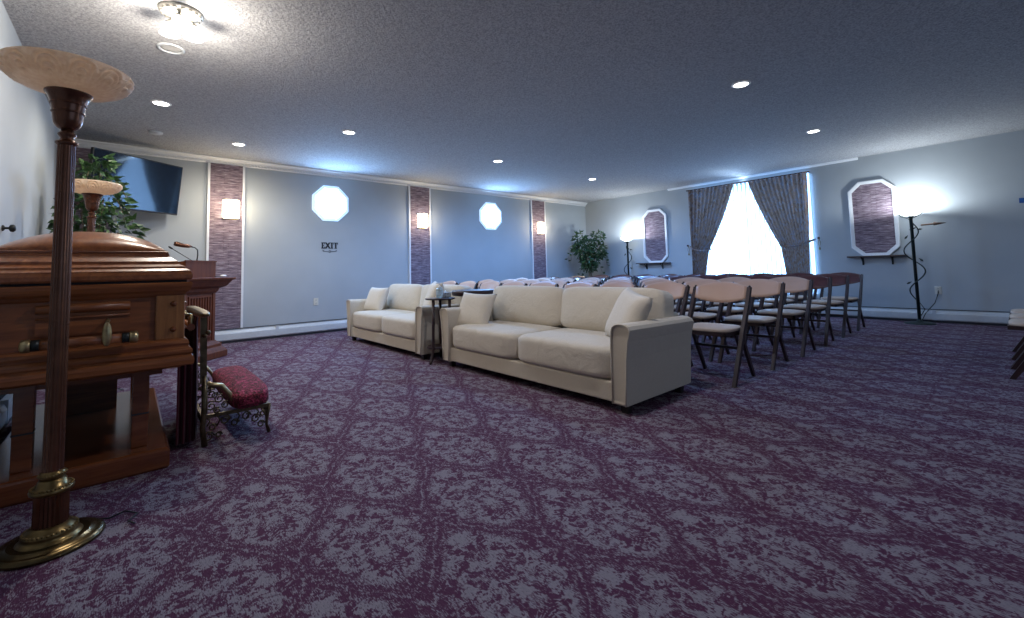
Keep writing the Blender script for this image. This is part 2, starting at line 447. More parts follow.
# stone panels on back wall
def stone_panel(x0, x1, name):
    o = struct(MB().box(x0 + .03, x1 - .03, D - .022, D, .205, 2.645).build(name, M['stone']))
    MB().box(x0, x0 + .03, D - .03, D, .205, 2.645).build('panel_trim', M['trim'], o)
    MB().box(x1 - .03, x1, D - .03, D, .205, 2.645).build('panel_trim', M['trim'], o)
stone_panel(.835, 1.31, 'trim_1'); stone_panel(4.085, 4.575, 'trim_2'); stone_panel(7.37, 7.86, 'trim_3'); stone_panel(-.62, -.16, 'trim_4')

# octagonal windows of the back wall
def octo(cx, cz, w, h, c, y0, y1, mb, wi, hi, ci):
    def oc(w, h, c): return [(cx - w + c, cz - h), (cx + w - c, cz - h), (cx + w, cz - h + c), (cx + w, cz + h - c), (cx + w - c, cz + h), (cx - w + c, cz + h), (cx - w, cz + h - c), (cx - w, cz - h + c)]
    O, I = oc(w, h, c), oc(wi, hi, ci)
    return O, I
def octwin(n, cx, cz):
    O, I = octo(cx, cz, .30, .30, .176, 0, 0, None, .255, .255, .149)
    mb = MB(); mb.rings([[(x, D, z) for x, z in O], [(x, D - .035, z) for x, z in O], [(x, D - .035, z) for x, z in I], [(x, D - .012, z) for x, z in I]], False, False)
    o = struct(mb.build('window_%d' % n, M['octframe']))
    MB().add([(x, D - .012, z) for x, z in I], [tuple(range(8))]).build('pane', M['octglow'], o)
octwin(2, 2.60, 2.18); octwin(3, 6.115, 2.175)

# main window
w0, w1, wz0, wz1 = WIN
mb = MB()
for a, b, c, d in ((w0 - .0, w0 + .05, wz0, wz1), (w1 - .05, w1, wz0, wz1), (w0, w1, wz0, wz0 + .05), (w0, w1, wz1 - .05, wz1), ((w0 + w1) / 2 - .025, (w0 + w1) / 2 + .025, wz0, wz1)):
    mb.box(R + .03, R + .08, a, b, c, d)
wo = struct(mb.build('window_1', M['trim']))
MB().add([(R + .085, w0, wz0), (R + .085, w1, wz0), (R + .085, w1, wz1), (R + .085, w0, wz1)], [(0, 1, 2, 3)]).build('pane', M['dayglow'], wo)
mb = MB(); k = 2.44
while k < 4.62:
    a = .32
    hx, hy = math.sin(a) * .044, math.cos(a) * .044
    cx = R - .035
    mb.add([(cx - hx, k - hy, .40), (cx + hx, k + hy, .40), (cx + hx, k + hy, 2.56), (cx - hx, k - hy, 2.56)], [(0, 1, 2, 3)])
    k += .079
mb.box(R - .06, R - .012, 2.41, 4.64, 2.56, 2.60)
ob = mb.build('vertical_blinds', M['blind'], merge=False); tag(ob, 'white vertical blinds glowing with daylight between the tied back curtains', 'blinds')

# ------------------------------------------------------------------ curtains
def curtain_mesh(outer, rows, nf, seedv):
    # rows: (z, y_outer, y_inner, fold depth)
    mb = MB(); N = nf * 8; vs = []; fs = []
    for (z, yo, yi, dep) in rows:
        for i in range(N + 1):
            t = i / N
            ph = t * nf * 2 * PI + .5 * math.sin(t * 9 + seedv)
            y = yo + (yi - yo) * t
            x = R - .125 + dep * math.sin(ph) + .006 * math.sin(ph * 2.3 + z * 3)
            vs.append((x, y, z))
    for r in range(len(rows) - 1):
        for i in range(N):
            a = r * (N + 1) + i; fs.append((a, a + 1, a + N + 2, a + N + 1))
    return mb.add(vs, fs, True)
def rows_for(yo_top, yi_top, yo_tie, yi_tie, yo_bot, yi_bot):
    rows = []
    zt, zk, zb = 2.60, 1.27, .06
    for i in range(25):
        t = i / 24; z = zt + (zk - zt) * t
        e = t ** 1.15
        e = .75 * t + .25 * t * t
        rows.append((z, yo_top + (yo_tie - yo_top) * t ** 2, yi_top + (yi_tie - yi_top) * e, .040 - .010 * t + (.01 if t < .04 else 0)))
    for i in range(1, 13):
        t = i / 12; z = zk + (zb - zk) * t
        rows.append((z, yo_tie + (yo_bot - yo_tie) * t, yi_tie + (yi_bot - yi_tie) * min(1, t * 1.5), .026 + .008 * t))
    return rows
cl = tag(curtain_mesh(1, rows_for(4.68, 3.70, 4.66, 4.27, 4.67, 4.42), 11, 1.0).build('curtain', M['curtain'], merge=False),
         'left brown and blue patterned curtain, the one nearer the tall stone panel, tied back', 'curtain')
cr = tag(curtain_mesh(-1, rows_for(2.43, 3.43, 2.47, 2.92, 2.50, 2.82), 13, 2.4).build('curtain', M['curtain'], merge=False),
         'right and wider brown and blue patterned curtain, tied back over the blinds', 'curtain')
def tie(y0, y1, par, yh):
    pts = [(R - .10 - .045 * math.sin(PI * t), y0 + (y1 - y0) * t, 1.30 - .05 * math.sin(PI * t) + .05 * t) for t in [i / 10 for i in range(11)]]
    MB().tube(pts + [(R - .03, yh, 1.38)], .02, 8).build('tieback', M['curtain'], par)
tie(4.25, 4.69, cl, 4.73); tie(2.94, 2.46, cr, 2.40)
mb = MB().tube([(R - .10, 2.40, 2.615), (R - .10, 4.72, 2.615)], .012, 10)
for y in (2.41, 3.56, 4.71): mb.tube([(R - .10, y, 2.615), (R, y, 2.615)], .008, 6)
o = tag(mb.build('curtain_rod', M['bronze']), 'thin dark curtain rod above the window', 'curtain rod')
def holdback(y, lab):
    o = thing('curtain_holdback', lab, 'holdback', (R, y, 1.40))
    MB().tube([(0, 0, 0), (-.07, 0, 0)], .007, 8).sphere((-.08, 0, 0), .022).build('knob', M['bronze'], o)
    MB().tube([(-.06, 0, -.01), (-.05, -.02, -.08), (-.05, 0, -.17), (-.05, .02, -.1), (-.06, 0, -.01)], .005, 6).sphere((-.05, 0, -.19), .016, sc=(1, 1, 1.8)).build('tassel_cord', M['gold'], o)
holdback(2.33, 'small curtain holdback with hanging cord right of the wider curtain')
holdback(4.76, 'small curtain holdback at the outer edge of the left curtain')

# framed octagonal stone panels on the right wall, shelves below
def wallpanel(cy, label):
    o = thing('wall_panel', label, 'wall panel', (R, cy, 1.68))
    def oc(w, h, c): return [(-w + c, -h), (w - c, -h), (w, -h + c), (w, h - c), (w - c, h), (-w + c, h), (-w, h - c), (-w, -h + c)]
    O, I = oc(.315, .635, .15), oc(.262, .582, .128)
    mb = MB().rings([[(0, a, b) for a, b in O], [(-.035, a, b) for a, b in O], [(-.04, a * .97, b * .985) for a, b in O], [(-.03, a, b) for a, b in I], [(-.012, a, b) for a, b in I]], False, False)
    mb.build('frame', M['trim'], o)
    MB().prism([(a, b) for a, b in I], 'X', -.002, -.014).build('stone_face', M['stone'], o)
wallpanel(1.56, 'white framed octagonal stone panel beside the right floor lamp')
wallpanel(5.58, 'white framed octagonal stone panel beside the left curtain')
def wallshelf(y0, y1, label):
    o = thing('wall_shelf', label, 'shelf', (R, (y0 + y1) / 2, 1.03)); w = (y1 - y0) / 2
    MB().box(-.15, -.005, -w, w, -.0, .022).build('board', M['shelf'], o, .003)
    for s in (-.5, .5):
        MB().box(-.012, -.002, s * w - .012, s * w + .012, -.13, 0).bar((-.008, s * w, -.11), (-.11, s * w, -.004), .014, .010).box(-.12, -.005, s * w - .012, s * w + .012, -.010, 0).build('bracket', M['black'], o)
wallshelf(1.17, 1.93, 'dark wall shelf under the stone panel beside the right floor lamp')
wallshelf(5.22, 6.05, 'dark wall shelf under the stone panel beside the left curtain')

# ------------------------------------------------------------------ ceiling fittings
cans = [((.20, 5.54), 'lit recessed ceiling light nearest the large cream lamp bowl'), ((1.07, 6.70), 'lit recessed ceiling light in front of the leftmost stone strip'),
        ((2.05, 5.36), 'lit recessed ceiling light in front of the first octagonal window'), ((4.52, 5.42), 'lit recessed ceiling light in front of the second octagonal window'),
        ((7.0, 5.46), 'lit recessed ceiling light nearest the corner tree'), ((4.55, 1.68), 'lit recessed ceiling light over the first chair rows, largest of the lights'),
        ((7.0, 1.71), 'lit recessed ceiling light above the right framed stone panel'),
        ((2.05, 1.70), 'lit recessed ceiling light above the near end of the large sofa'), ((2.05, -2.0), 'lit recessed ceiling light behind the viewpoint, left of its row'),
        ((4.55, -2.0), 'lit recessed ceiling light behind the viewpoint, middle of its row'), ((7.0, -2.0), 'lit recessed ceiling light behind the viewpoint, right of its row')]  # the row behind the viewpoint is added as unseen fill
proto = None
for (x, y), lab in cans:
    if proto is None:
        o = proto = thing('recessed_light', lab, 'ceiling light', (x, y, H_CEIL), 0, 'lit recessed ceiling lights')
        MB().rings([[(r * math.cos(a * PI / 14), r * math.sin(a * PI / 14), z) for a in range(28)] for r, z in ((.085, -.001), (.085, -.006), (.068, -.010), (.064, -.002))], False).build('ring', M['trim'], o)
        MB().lathe([(.066, -.003), (.064, -.006)], seg=28).build('lens', M['downlight'], o)
    else: dup(proto, (x, y, H_CEIL), 0, lab)
    l = bpy.data.lights.new('downlight', 'SPOT'); l.spot_size = 3.05; l.spot_blend = .6
    if y < 0: l.energy, l.color = (26 if x < 4 else 13), (.92, .92, 1.0)
    elif x < 1.5: l.energy, l.color = 60, (1, .90, .76)
    elif y < 3: l.energy, l.color = (80, (.95, .93, 1.0)) if x < 3 else (40, (.40, .60, 1.0))
    elif x < 3: l.energy, l.color = 120, (.62, .76, 1.0)
    else: l.energy, l.color = 250, (.18, .43, 1.0)
    l.shadow_soft_size = .06
    lo = bpy.data.objects.new('downlight_lamp', l); COL.objects.link(lo); lo.location = (x, y, H_CEIL - .03)
o = thing('recessed_can', 'unlit round recessed can with white rim just behind the glass ceiling fixture', 'ceiling light', (.20, 4.15, H_CEIL))
MB().rings([[(r * math.cos(a * PI / 14), r * math.sin(a * PI / 14), z) for a in range(28)] for r, z in ((.088, -.001), (.088, -.010), (.070, -.014), (.066, -.003))], False).build('ring', M['heater'], o)
MB().lathe([(.068, -.002), (.05, -.004), (.02, -.012)], seg=28).build('bulb_face', M['can_inner'], o)
o = tag(MB().lathe([(.07, 0), (.07, -.012), (.055, -.022), (.02, -.026)], (.20, 6.70, H_CEIL)).build('smoke_detector', M['heater']), 'small unlit grey disc on the ceiling above the television', 'smoke detector')

# decorative flush fixture
F = thing('ceiling_fixture', 'glass and metal ceiling fixture with glowing bell shades at top left', 'ceiling light', (.22, 3.53, H_CEIL))
MB().lathe([(.125, 0), (.125, -.008), (.118, -.016), (.10, -.022), (.085, -.034), (.05, -.042), (.02, -.06), (.008, -.075)], seg=32).build('ceiling_plate', M['nickel'], F)
mb = MB()
for k in range(16):
    a = 2 * PI * k / 16; mb.sphere((.105 * math.cos(a), .105 * math.sin(a), -.020), .012, 8, 6)
mb.build('plate_beading', M['nickel'], F)
for k in range(3):
    a = 2 * PI * k / 3 + .3; cx, cy = .075 * math.cos(a), .075 * math.sin(a)
    arm = MB().tube([(cx * .4, cy * .4, -.035), (cx * .9, cy * .9, -.045), (cx, cy, -.065)], .009, 8).lathe([(.010, -.05), (.022, -.062), (.022, -.078)], (cx, cy, 0), 14).build('arm', M['nickel'], F)
    mb = MB(); mb.lathe([(.020, -.07), (.034, -.09), (.040, -.115), (.050, -.140), (.058, -.150)], (cx, cy, 0), 20, cap=False)
    mb.build('glass_shade', M['glasslit'], F)
def point(name, loc, e, col, r=.05, kind='POINT'):
    l = bpy.data.lights.new(name, kind); l.energy = e; l.color = col; l.shadow_soft_size = r
    o = bpy.data.objects.new(name, l); COL.objects.link(o); o.location = loc; return o
point('fixture_bulb', (.22, 3.53, H_CEIL - .22), 52, (1, .90, .78), .07)

# wall sconces
def sconce(x, label, kind_e):
    o = thing('wall_sconce', label, 'wall light', (x, D - .022, 1.975), 0, None)
    MB().box(-.10, .10, -.02, 0, -.15, .15).build('back_plate', M['brass'], o, .004)
    rs = []
    for z in (-.135, -.12, .12, .135):
        rr = 1.0 if abs(z) < .13 else .9
        rs.append([(-.11 * rr * math.cos(PI * k / 12), -.02 - .085 * rr * math.sin(PI * k / 12), z) for k in range(13)])
    MB().rings(rs, True).build('shade', M['sconce'], o)
    point('sconce_bulb', (x, D - .20, 1.975), kind_e, (1, .80, .52), .06)
sconce(1.13, 'glowing wall sconce on the leftmost stone strip, behind the lectern', 11)
sconce(4.37, 'glowing wall sconce on the middle stone strip, between the octagonal windows', 9)
sconce(7.66, 'glowing wall sconce on the farthest stone strip near the corner tree', 12)

# EXIT lettering with flourish
mb = MB(); y0 = D - .004
def rc(x0, x1, z0, z1): mb.box(x0, x1, y0, D, z0, z1)
lh = .105; zb = 1.405; X0 = 2.452
def slab(x, z, w=.022, h=.016): rc(x - w, x + w, z, z + h)
# E
rc(X0 + .006, X0 + .029, zb, zb + lh); rc(X0, X0 + .058, zb, zb + .016); rc(X0, X0 + .058, zb + lh - .016, zb + lh); rc(X0 + .02, X0 + .044, zb + .046, zb + .060)
rc(X0 + .050, X0 + .060, zb, zb + .034); rc(X0 + .050, X0 + .060, zb + lh - .034, zb + lh)
# X
xc = X0 + .105
for s in (-1, 1):
    mb.rings([[(xc - s * .036 - .015, y0, zb), (xc - s * .036 + .015, y0, zb), (xc - s * .036 + .015, D, zb), (xc - s * .036 - .015, D, zb)],
              [(xc + s * .032 - .015, y0, zb + lh), (xc + s * .032 + .015, y0, zb + lh), (xc + s * .032 + .015, D, zb + lh), (xc + s * .032 - .015, D, zb + lh)]], True, False)
    for z in (zb, zb + lh - .012): rc(xc + s * .034 - .018, xc + s * .034 + .018, z, z + .012)
# I
xc = X0 + .175; rc(xc - .013, xc + .013, zb, zb + lh); rc(xc - .022, xc + .022, zb, zb + .013); rc(xc - .022, xc + .022, zb + lh - .013, zb + lh)
# T
xc = X0 + .240; rc(xc - .013, xc + .013, zb, zb + lh); rc(xc - .036, xc + .036, zb + lh - .014, zb + lh); rc(xc - .020, xc + .020, zb, zb + .012)
rc(xc - .038, xc - .028, zb + lh - .036, zb + lh); rc(xc + .028, xc + .038, zb + lh - .036, zb + lh)
zf = 1.362
def curl(pts, r): mb.tube([(p[0], D - .004, p[1]) for p in pts], r, 6)
curl([(X0 + .03, zf), (X0 + .06, zf - .008), (X0 + .10, zf - .004), (X0 + .135, zf - .022)], .0035)
curl([(X0 + .25, zf), (X0 + .22, zf - .010), (X0 + .18, zf - .004), (X0 + .145, zf - .022)], .0035)
curl([(X0 + .03, zf), (X0 + .022, zf + .012), (X0 + .036, zf + .016), (X0 + .04, zf + .004)], .004)
curl([(X0 + .25, zf), (X0 + .258, zf + .012), (X0 + .244, zf + .016), (X0 + .24, zf + .004)], .004)
curl([(X0 + .125, zf + .004), (X0 + .14, zf + .018), (X0 + .158, zf + .004), (X0 + .14, zf - .028), (X0 + .125, zf + .004)], .004)
tag(mb.build('exit_lettering', M['ink'], merge=False), 'black EXIT letters with a curled flourish below, on the wall under the first octagonal window', 'wall lettering')

# outlets
def outlet(loc, rz, label):
    o = thing('wall_outlet', label, 'outlet', loc, rz)
    MB().box(-.037, .037, -.008, 0, -.06, .06).build('cover_plate', M['plastic'], o, .003)
    for z in (-.025, .025):
        k = MB().box(-.017, .017, -.012, -.006, z - .015, z + .015).build('socket', M['plastic'], o, .002)
        for s in (-.007, .007): MB().box(s - .0018, s + .0018, -.0125, -.011, z - .006, z + .006).build('slot', M['dark_gap'], k)
outlet((2.37, D, .52), 0, 'ivory wall outlet left of the loveseat, under the EXIT lettering')
outlet((R, .86, .49), PI / 2 * -1, 'wall outlet with lamp plug beside the right floor lamp')
o = tag(MB().box(R - .012, R, -.40, -.035, 1.72, 1.79).box(R - .014, R - .012, -.38, -.12, 1.745, 1.765).build('wall_sign', M['blue']), 'small blue sign on the right wall at the edge of the view', 'sign')
o = tag(MB().lathe([(.02, 0), (.02, .008), (.008, .014), (.008, .03), (.024, .038), (.026, .052), (.018, .062), (.004, .065)], seg=16).build('wall_hook', M['black']), 'small dark round hook on the left wall above the casket', 'wall hook')
o.location = (-LW, 4.40, 1.33); o.rotation_euler = (0, PI / 2, 0)

# ------------------------------------------------------------------ television
tv = thing('television', 'large black flat television angled in the left corner reflecting the bright window', 'television', (.065, 7.155, 2.16), math.radians(35))
tvw, tvh = .535, .335
tilt = Matrix.Rotation(math.radians(7), 4, 'X')
mb = MB(); mb.T = tilt; mb.box(-tvw, tvw, -.002, .045, -tvh, tvh); mb.box(-.3, .3, .04, .07, -.2, .15); mb.build('housing', M['tvframe'], tv, .006)
mb = MB(); mb.T = tilt; mb.box(-tvw + .012, tvw - .012, -.005, -.001, -tvh + .018, tvh - .012); mb.build('screen', M['tv'], tv)
MB().bar((0, .06, 0), (.1, .30, 0), .10, .06, (0, 0, 1)).bar((.1, .28, 0), (.155, .36, 0), .06, .2, (0, 0, 1)).build('wall_bracket', M['black'], tv)

# ------------------------------------------------------------------ floor lamps with glass bowls
def torchiere(label, loc):
    o = thing('torchiere_lamp', label, 'floor lamp', loc, 0)
    b = MB().lathe([(.150, 0), (.154, .006), (.150, .014), (.135, .020), (.112, .022), (.110, .026)], seg=48).build('base', M['basebrass'], o)
    mb = MB().lathe([(.098, .022), (.082, .030), (.073, .038), (.078, .046), (.074, .056), (.060, .064), (.054, .074)], seg=40)
    for k in range(36):
        a = 2 * PI * k / 36; mb.sphere((.072 * math.cos(a), .072 * math.sin(a), .055), .0055, 6, 5)
    mb.build('beaded_collar', M['gold'], o)
    MB().lathe([(.047, .072), (.046, .185)], seg=48, flute=.05).build('fluted_drum', M['bronze'], o)
    mb = MB().lathe([(.047, .183), (.060, .190), (.062, .199), (.056, .207), (.044, .212), (.040, .228), (.034, .236)], seg=40)
    for k in range(34):
        a = 2 * PI * k / 34; mb.sphere((.056 * math.cos(a), .056 * math.sin(a), .207), .0048, 6, 5)
    mb.build('beaded_flange', M['gold'], o)
    mb = MB().lathe([(.032, .234), (.037, .242), (.039, .250), (.035, .258), (.030, .264)], seg=32)
    for k in range(26):
        a = 2 * PI * k / 26; mb.sphere((.037 * math.cos(a), .037 * math.sin(a), .251), .0042, 6, 5)
    mb.build('beaded_ring', M['gold'], o)
    MB().lathe([(.029, .262), (.0275, .7), (.0255, 1.50)], seg=40, flute=.03).build('fluted_pole', M['bronze'], o)
    MB().lathe([(.027, 1.495), (.034, 1.502), (.034, 1.508), (.024, 1.514), (.019, 1.525), (.026, 1.535), (.028, 1.541), (.021, 1.548), (.018, 1.562)], seg=28).build('neck_rings', M['bronze'], o)
    MB().lathe([(.018, 1.556), (.032, 1.566), (.041, 1.582), (.044, 1.60), (.047, 1.63), (.052, 1.66), (.058, 1.682), (.066, 1.698), (.070, 1.700), (.070, 1.708)], seg=32).lathe([(.0475, 1.622), (.050, 1.626), (.0485, 1.63)], seg=32).lathe([(.0525, 1.655), (.0555, 1.659), (.054, 1.663)], seg=32).build('cup_holder', M['bronze'], o)
    # bowl: embossed scallops
    seg = 240; rs = []
    prof = [(.058, 1.704), (.10, 1.712), (.135, 1.722), (.158, 1.736), (.175, 1.752), (.187, 1.772), (.192, 1.790), (.190, 1.800), (.183, 1.803), (.174, 1.796), (.165, 1.775), (.14, 1.745), (.09, 1.725), (.03, 1.720)]
    fine = []
    for i in range(len(prof) - 1):
        n = 10 if i < 7 else 1
        for j in range(n):
            t = j / n; fine.append((prof[i][0] * (1 - t) + prof[i + 1][0] * t, prof[i][1] * (1 - t) + prof[i + 1][1] * t, i + t))
    fine.append((*prof[-1], 13))
    for r, z, k in fine:
        ring = []
        for a in range(seg):
            th = 2 * PI * a / seg; dr = 0
            if 2.8 < k < 6.6:
                u = ((a % 20) / 20 - .5) * 2; v = (k - 2.8) / 3.8
                d = math.hypot(u, v); dr = .0075 * min(1, (6.6 - k) * 1.2) * math.cos(d * 20) * (1 if d < 1.05 else 0)
            elif k <= 2.8: dr = .0025 * math.cos(th * 60)
            ring.append(((r + dr) * math.cos(th), (r + dr) * math.sin(th), z))
        rs.append(ring)
    MB().rings(rs, True).build('glass_bowl', M['bowl'], o)
    return o
l1 = torchiere('tall bronze floor lamp with cream embossed glass bowl in the left foreground', (-.20, 2.40, 0))
MB().tube([(.10, .10, .012), (.16, .06, .006), (.21, .09, .006), (.25, .03, .006), (.22, -.02, .006), (.24, -.06, .006)], .003, 6).build('power_cord', M['black'], l1)
l2 = dup(l1, (-.26, 5.15, 0), .3, 'bronze floor lamp with cream glass bowl behind the casket, before the potted tree')

# ------------------------------------------------------------------ casket on bier
CX, CY0, CY1 = -.165, 2.86, 4.90
CYc = (CY0 + CY1) / 2; HX, HY = .395, (CY1 - CY0) / 2
ck = thing('casket', 'closed polished cherry wood casket with domed lid on a wooden stand', 'casket', (CX, CYc, 0))
def rect(hx, hy, z): return [(-hx, -hy, z), (hx, -hy, z), (hx, hy, z), (-hx, hy, z)]
def molding(levels):   # (offset, z)
    return MB().rings([rect(HX + o, HY + o, z) for o, z in levels], True, False)
ob_ = [(.030, .518), (.036, .524), (.038, .545), (.034, .562), (.024, .570), (.024, .574), (.030, .582), (.030, .596), (.022, .607), (.013, .612), (.013, .618), (.016, .630), (.012, .644), (-.002, .656)]
molding([(-.02, .505), (-.01, .512)] + ob_).build('base_molding', M['casket'], ck)
molding([(-.02, .64), (-.02, .885)]).build('side_panel', M['casket'], ck)
for sx in (-1, 1):
    for sy in (-1, 1):
        x0, x1 = sorted((sx * (HX - .125), sx * (HX - .004))); y0_, y1_ = sorted((sy * (HY - .125), sy * (HY - .004)))
        p = MB().box(x0, x1, y0_, y1_, .652, .882).build('corner_post', M['oak'], ck, .006)
        for z in (.705, .835):
            mb = MB(); mb.T = Matrix.Translation((sx * (HX - .052), sy * (HY - .004), z)) @ Matrix.Rotation(PI / 2 * sy * -1, 4, 'X'); mb.lathe([(.014, -.001), (.014, .004), (.007, .008), (.006, .012), (.002, .014)], seg=14)
            mb.build('rosette', M['bier'], p); mb = MB()
            mb.T = Matrix.Translation((sx * (HX - .004), sy * (HY - .06), z)) @ Matrix.Rotation(PI / 2 * sx, 4, 'Y'); mb.lathe([(.014, -.001), (.014, .004), (.007, .008), (.006, .012), (.002, .014)], seg=14)
            mb.build('rosette', M['bier'], p)
molding([(-.012, .872), (-.004, .880), (.002, .892), (.010, .900), (.014, .905), (.022, .925), (.024, .940), (.018, .946)]).build('upper_rim', M['casket'], ck)
molding([(.0, .945), (.0, .958)]).build('lid_gap', M['dark_gap'], ck)
# lid: stepped mouldings then pillow dome
lv = [(.010, .957), (.020, .960), (.024, .968), (.024, .985), (.016, 1.000), (.016, 1.006), (.004, 1.014), (-.006, 1.020), (-.006, 1.028), (-.030, 1.040), (-.036, 1.044), (-.036, 1.056), (-.066, 1.078), (-.072, 1.084), (-.072, 1.094), (-.090, 1.104)]
lid = molding(lv).build('lid', M['casket_lid'], ck)
mb = MB(); rs = []; nA = 8
hx, hy = HX - .085, HY - .085
vs = []; fs = []; NX, NY = 28, 48
def dome(u, v):
    e = max(0, 1 - (abs(u) ** 2.3)) ** .62; g = max(0, 1 - abs(v) ** 5) ** .5
    return 1.112 + .125 * e * g
for i in range(NX + 1):
    for j in range(NY + 1):
        u = -math.cos(PI * i / NX); v = -math.cos(PI * j / NY)
        vs.append((u * hx, v * hy, dome(u, v)))
for i in range(NX):
    for j in range(NY):
        a = i * (NY + 1) + j; fs.append((a, a + NY + 1, a + NY + 2, a + 1))
mb.add(vs, fs, True); mb.box(-hx - .004, hx + .004, -hy - .004, hy + .004, 1.100, 1.1125)
mb.build('lid_dome', M['casket_lid'], lid)
mb = MB().rings([rect(hx + .010, hy + .010, 1.098), rect(hx + .010, hy + .010, 1.107), rect(hx + .003, hy + .003, 1.111)], True, False); mb.build('lid_bead', M['bier'], lid)
# end handles
def end_handle(sy):
    g = MB()
    yy = sy * (HY - .020)
    def b(x0, x1, t, z0, z1):
        a, c = sorted((yy, yy + sy * t)); g.box(x0, x1, a, c, z0, z1)
    b(-.150, .172, .012, .715, .780)
    b(-.150, .172, .004, .785, .865)
    g.tube([(-.150, yy + sy * .010, .838), (.172, yy + sy * .010, .838)], .021, 12)
    g.tube([(-.150, yy + sy * .010, .796), (.172, yy + sy * .010, .796)], .006, 8)
    pl = g.build('handle_plate', M['casket'], ck)
    hz = .690; hy_ = yy + sy * .085
    h = MB().tube([(-.13, hy_, hz), (.15, hy_, hz)], .022, 16).build('handle_bar', M['casket_lid'], ck)
    for s in (-1, 1):
        k_ = .020 if s < 0 else 0
        MB().tube([(s * (.145 - k_), hy_, hz), (s * (.172 - k_), hy_, hz)], .024, 16).build('band', M['black'], h)
        m2 = MB().tube([(s * (.172 - k_), hy_, hz), (s * (.176 - k_), hy_, hz), (s * (.200 - k_), hy_, hz), (s * (.206 - k_), hy_, hz)], [.024, .028, .028, .016], 16)
        m2.build('end_cap', M['brass'], h)
        m2 = MB().tube([(s * (.092 - k_), yy, .775), (s * (.092 - k_), yy + sy * .06, .765)], .008, 8)
        m2.sphere((s * (.092 - k_), hy_ + sy * .022, .715), .05, 12, 10, (.36, .22, 1.15)).build('lug', M['brass'], h)
end_handle(-1); end_handle(1)
# side handles
for sx in (-1, 1):
    xx = sx * (HX - .02 + .07); h = MB().tube([(xx, -.72, .68), (xx, .72, .68)], .02, 14).build('handle_bar', M['casket_lid'], ck)
    for y in (-.70, -.35, 0, .35, .70): MB().sphere((xx, y, .705), .05, 10, 8, (.3, .36, 1.1)).tube([(xx, y, .75), (sx * (HX - .02), y, .77)], .008, 8).build('lug', M['brass'], h)

br = thing('casket_stand', 'dark wooden casket stand with a low platform and square posts', 'stand', (CX, CYc - .12, 0))
px0, px1, py0, py1 = -.345, .345, -.86, .80
MB().rings([[(x, y, z) for x, y in ((px0 - o, py0 - o), (px1 + o, py0 - o), (px1 + o, py1 + o), (px0 - o, py1 + o))] for o, z in ((-.008, .0), (0, .012), (0, .088), (-.006, .098), (-.014, .104))], True, False).build('platform', M['bier'], br)
for sx in (-.19, .225):
    for sy in (-.72, .62):
        p = MB().box(sx - .034, sx + .034, sy - .034, sy + .034, .104, .47).build('post', M['bier'], br, .004)
        MB().box(sx - .036, sx + .036, sy - .036, sy + .036, .268, .276).build('joint_band', M['dark_gap'], p)
mb = MB()
for sx in (-.19, .225): mb.box(sx - .04, sx + .04, -.80, .75, .47, .505)
for sy in (-.72, .62): mb.box(-.27, .31, sy - .04, sy + .04, .465, .50)
mb.build('top_rail', M['bier'], br)
MB().box(-.20, .12, .28, .32, .104, .465).build('centre_panel', M['bier'], br)

# ------------------------------------------------------------------ kneeler
kn = thing('kneeler', 'ornate cast metal kneeler with red velvet cushion beside the casket', 'kneeler', (.34, 3.05, 0))
# cushion along +y, x .12..0.36 local
mb = MB(); mb.T = Matrix.Translation((.240, .46, .235)) @ Matrix.Rotation(-.06, 4, 'Y'); mb.cushion((0, 0, 0), (.108, .51, .055), 4.5, 16, .45, 2)
kc = mb.build('cushion', M['velvet'], kn)
for yy in (.06, .86):
    fr = MB()
    fr.bar((.0, yy, .165), (.35, yy, .165), .020, .016, (0, 0, 1))
    fr.build('end_rail', M['castmetal'], kn)
    # scrolled lattice under the rail
    la = MB(); random.seed(3)
    for c in [(.05, .10), (.11, .125), (.16, .10), (.22, .125), (.27, .10), (.31, .12), (.08, .05), (.03, .05), (.30, .06)]:
        r = random.uniform(.018, .032)
        la.tube([(c[0] + r * (1 - t * .06) * math.cos(t * .9), yy, c[1] + r * (1 - t * .06) * math.sin(t * .9)) for t in range(10)], .0045, 6)
    for k in range(7): la.tube([(.02 + .05 * k, yy, .16), (.035 + .05 * k, yy, .135), (.02 + .05 * k, yy, .11 - .01 * (k % 2))], .0045, 6)
    la.build('scroll_lattice', M['castmetal'], kn)
    lg = MB().tube([(.345, yy, .165), (.335, yy, .11), (.330, yy, .05), (.345, yy, .0)], [.012, .010, .008, .012], 8)
    lg.tube([(.30, yy, .155), (.325, yy, .11), (.332, yy, .05)], .006, 6); lg.build('leg', M['castmetal'], kn)
    lg = MB().tube([(.005, yy, .40), (.008, yy, .2), (.0, yy, .1), (.012, yy, .0)], [.013, .016, .014, .016], 8)
    lg.build('leg', M['castmetal'], kn)
    sw = MB().tube([(.0, yy, .36), (.05, yy - .0, .34), (.09, yy, .33), (.13, yy, .275), (.16, yy, .215), (.20, yy, .20), (.215, yy, .225)], [.010, .012, .013, .012, .011, .010, .008], 8)
    sw.build('scroll_arm', M['brass'], kn)
    la = MB()
    for (cx, cz, r) in [(.04, .29, .03), (.08, .255, .028), (.04, .22, .03), (.11, .215, .022), (.07, .19, .02)]:
        la.tube([(cx + r * (1 - t * .07) * math.cos(t * .9 + 1), yy, cz + r * (1 - t * .07) * math.sin(t * .9 + 1)) for t in range(11)], .0045, 6)
    la.build('scroll_panel', M['castmetal'], kn)
    up = MB().bar((.0, yy, .36), (-.005, yy, .735), .012, .032, (0, 1, 0)); up.lathe([(.010, .62), (.016, .63), (.010, .64)], (0, yy - .01, 0), 10)
    up.sphere((.018, yy - .006, .645), .014); up.build('upright', M['castmetal'], kn)
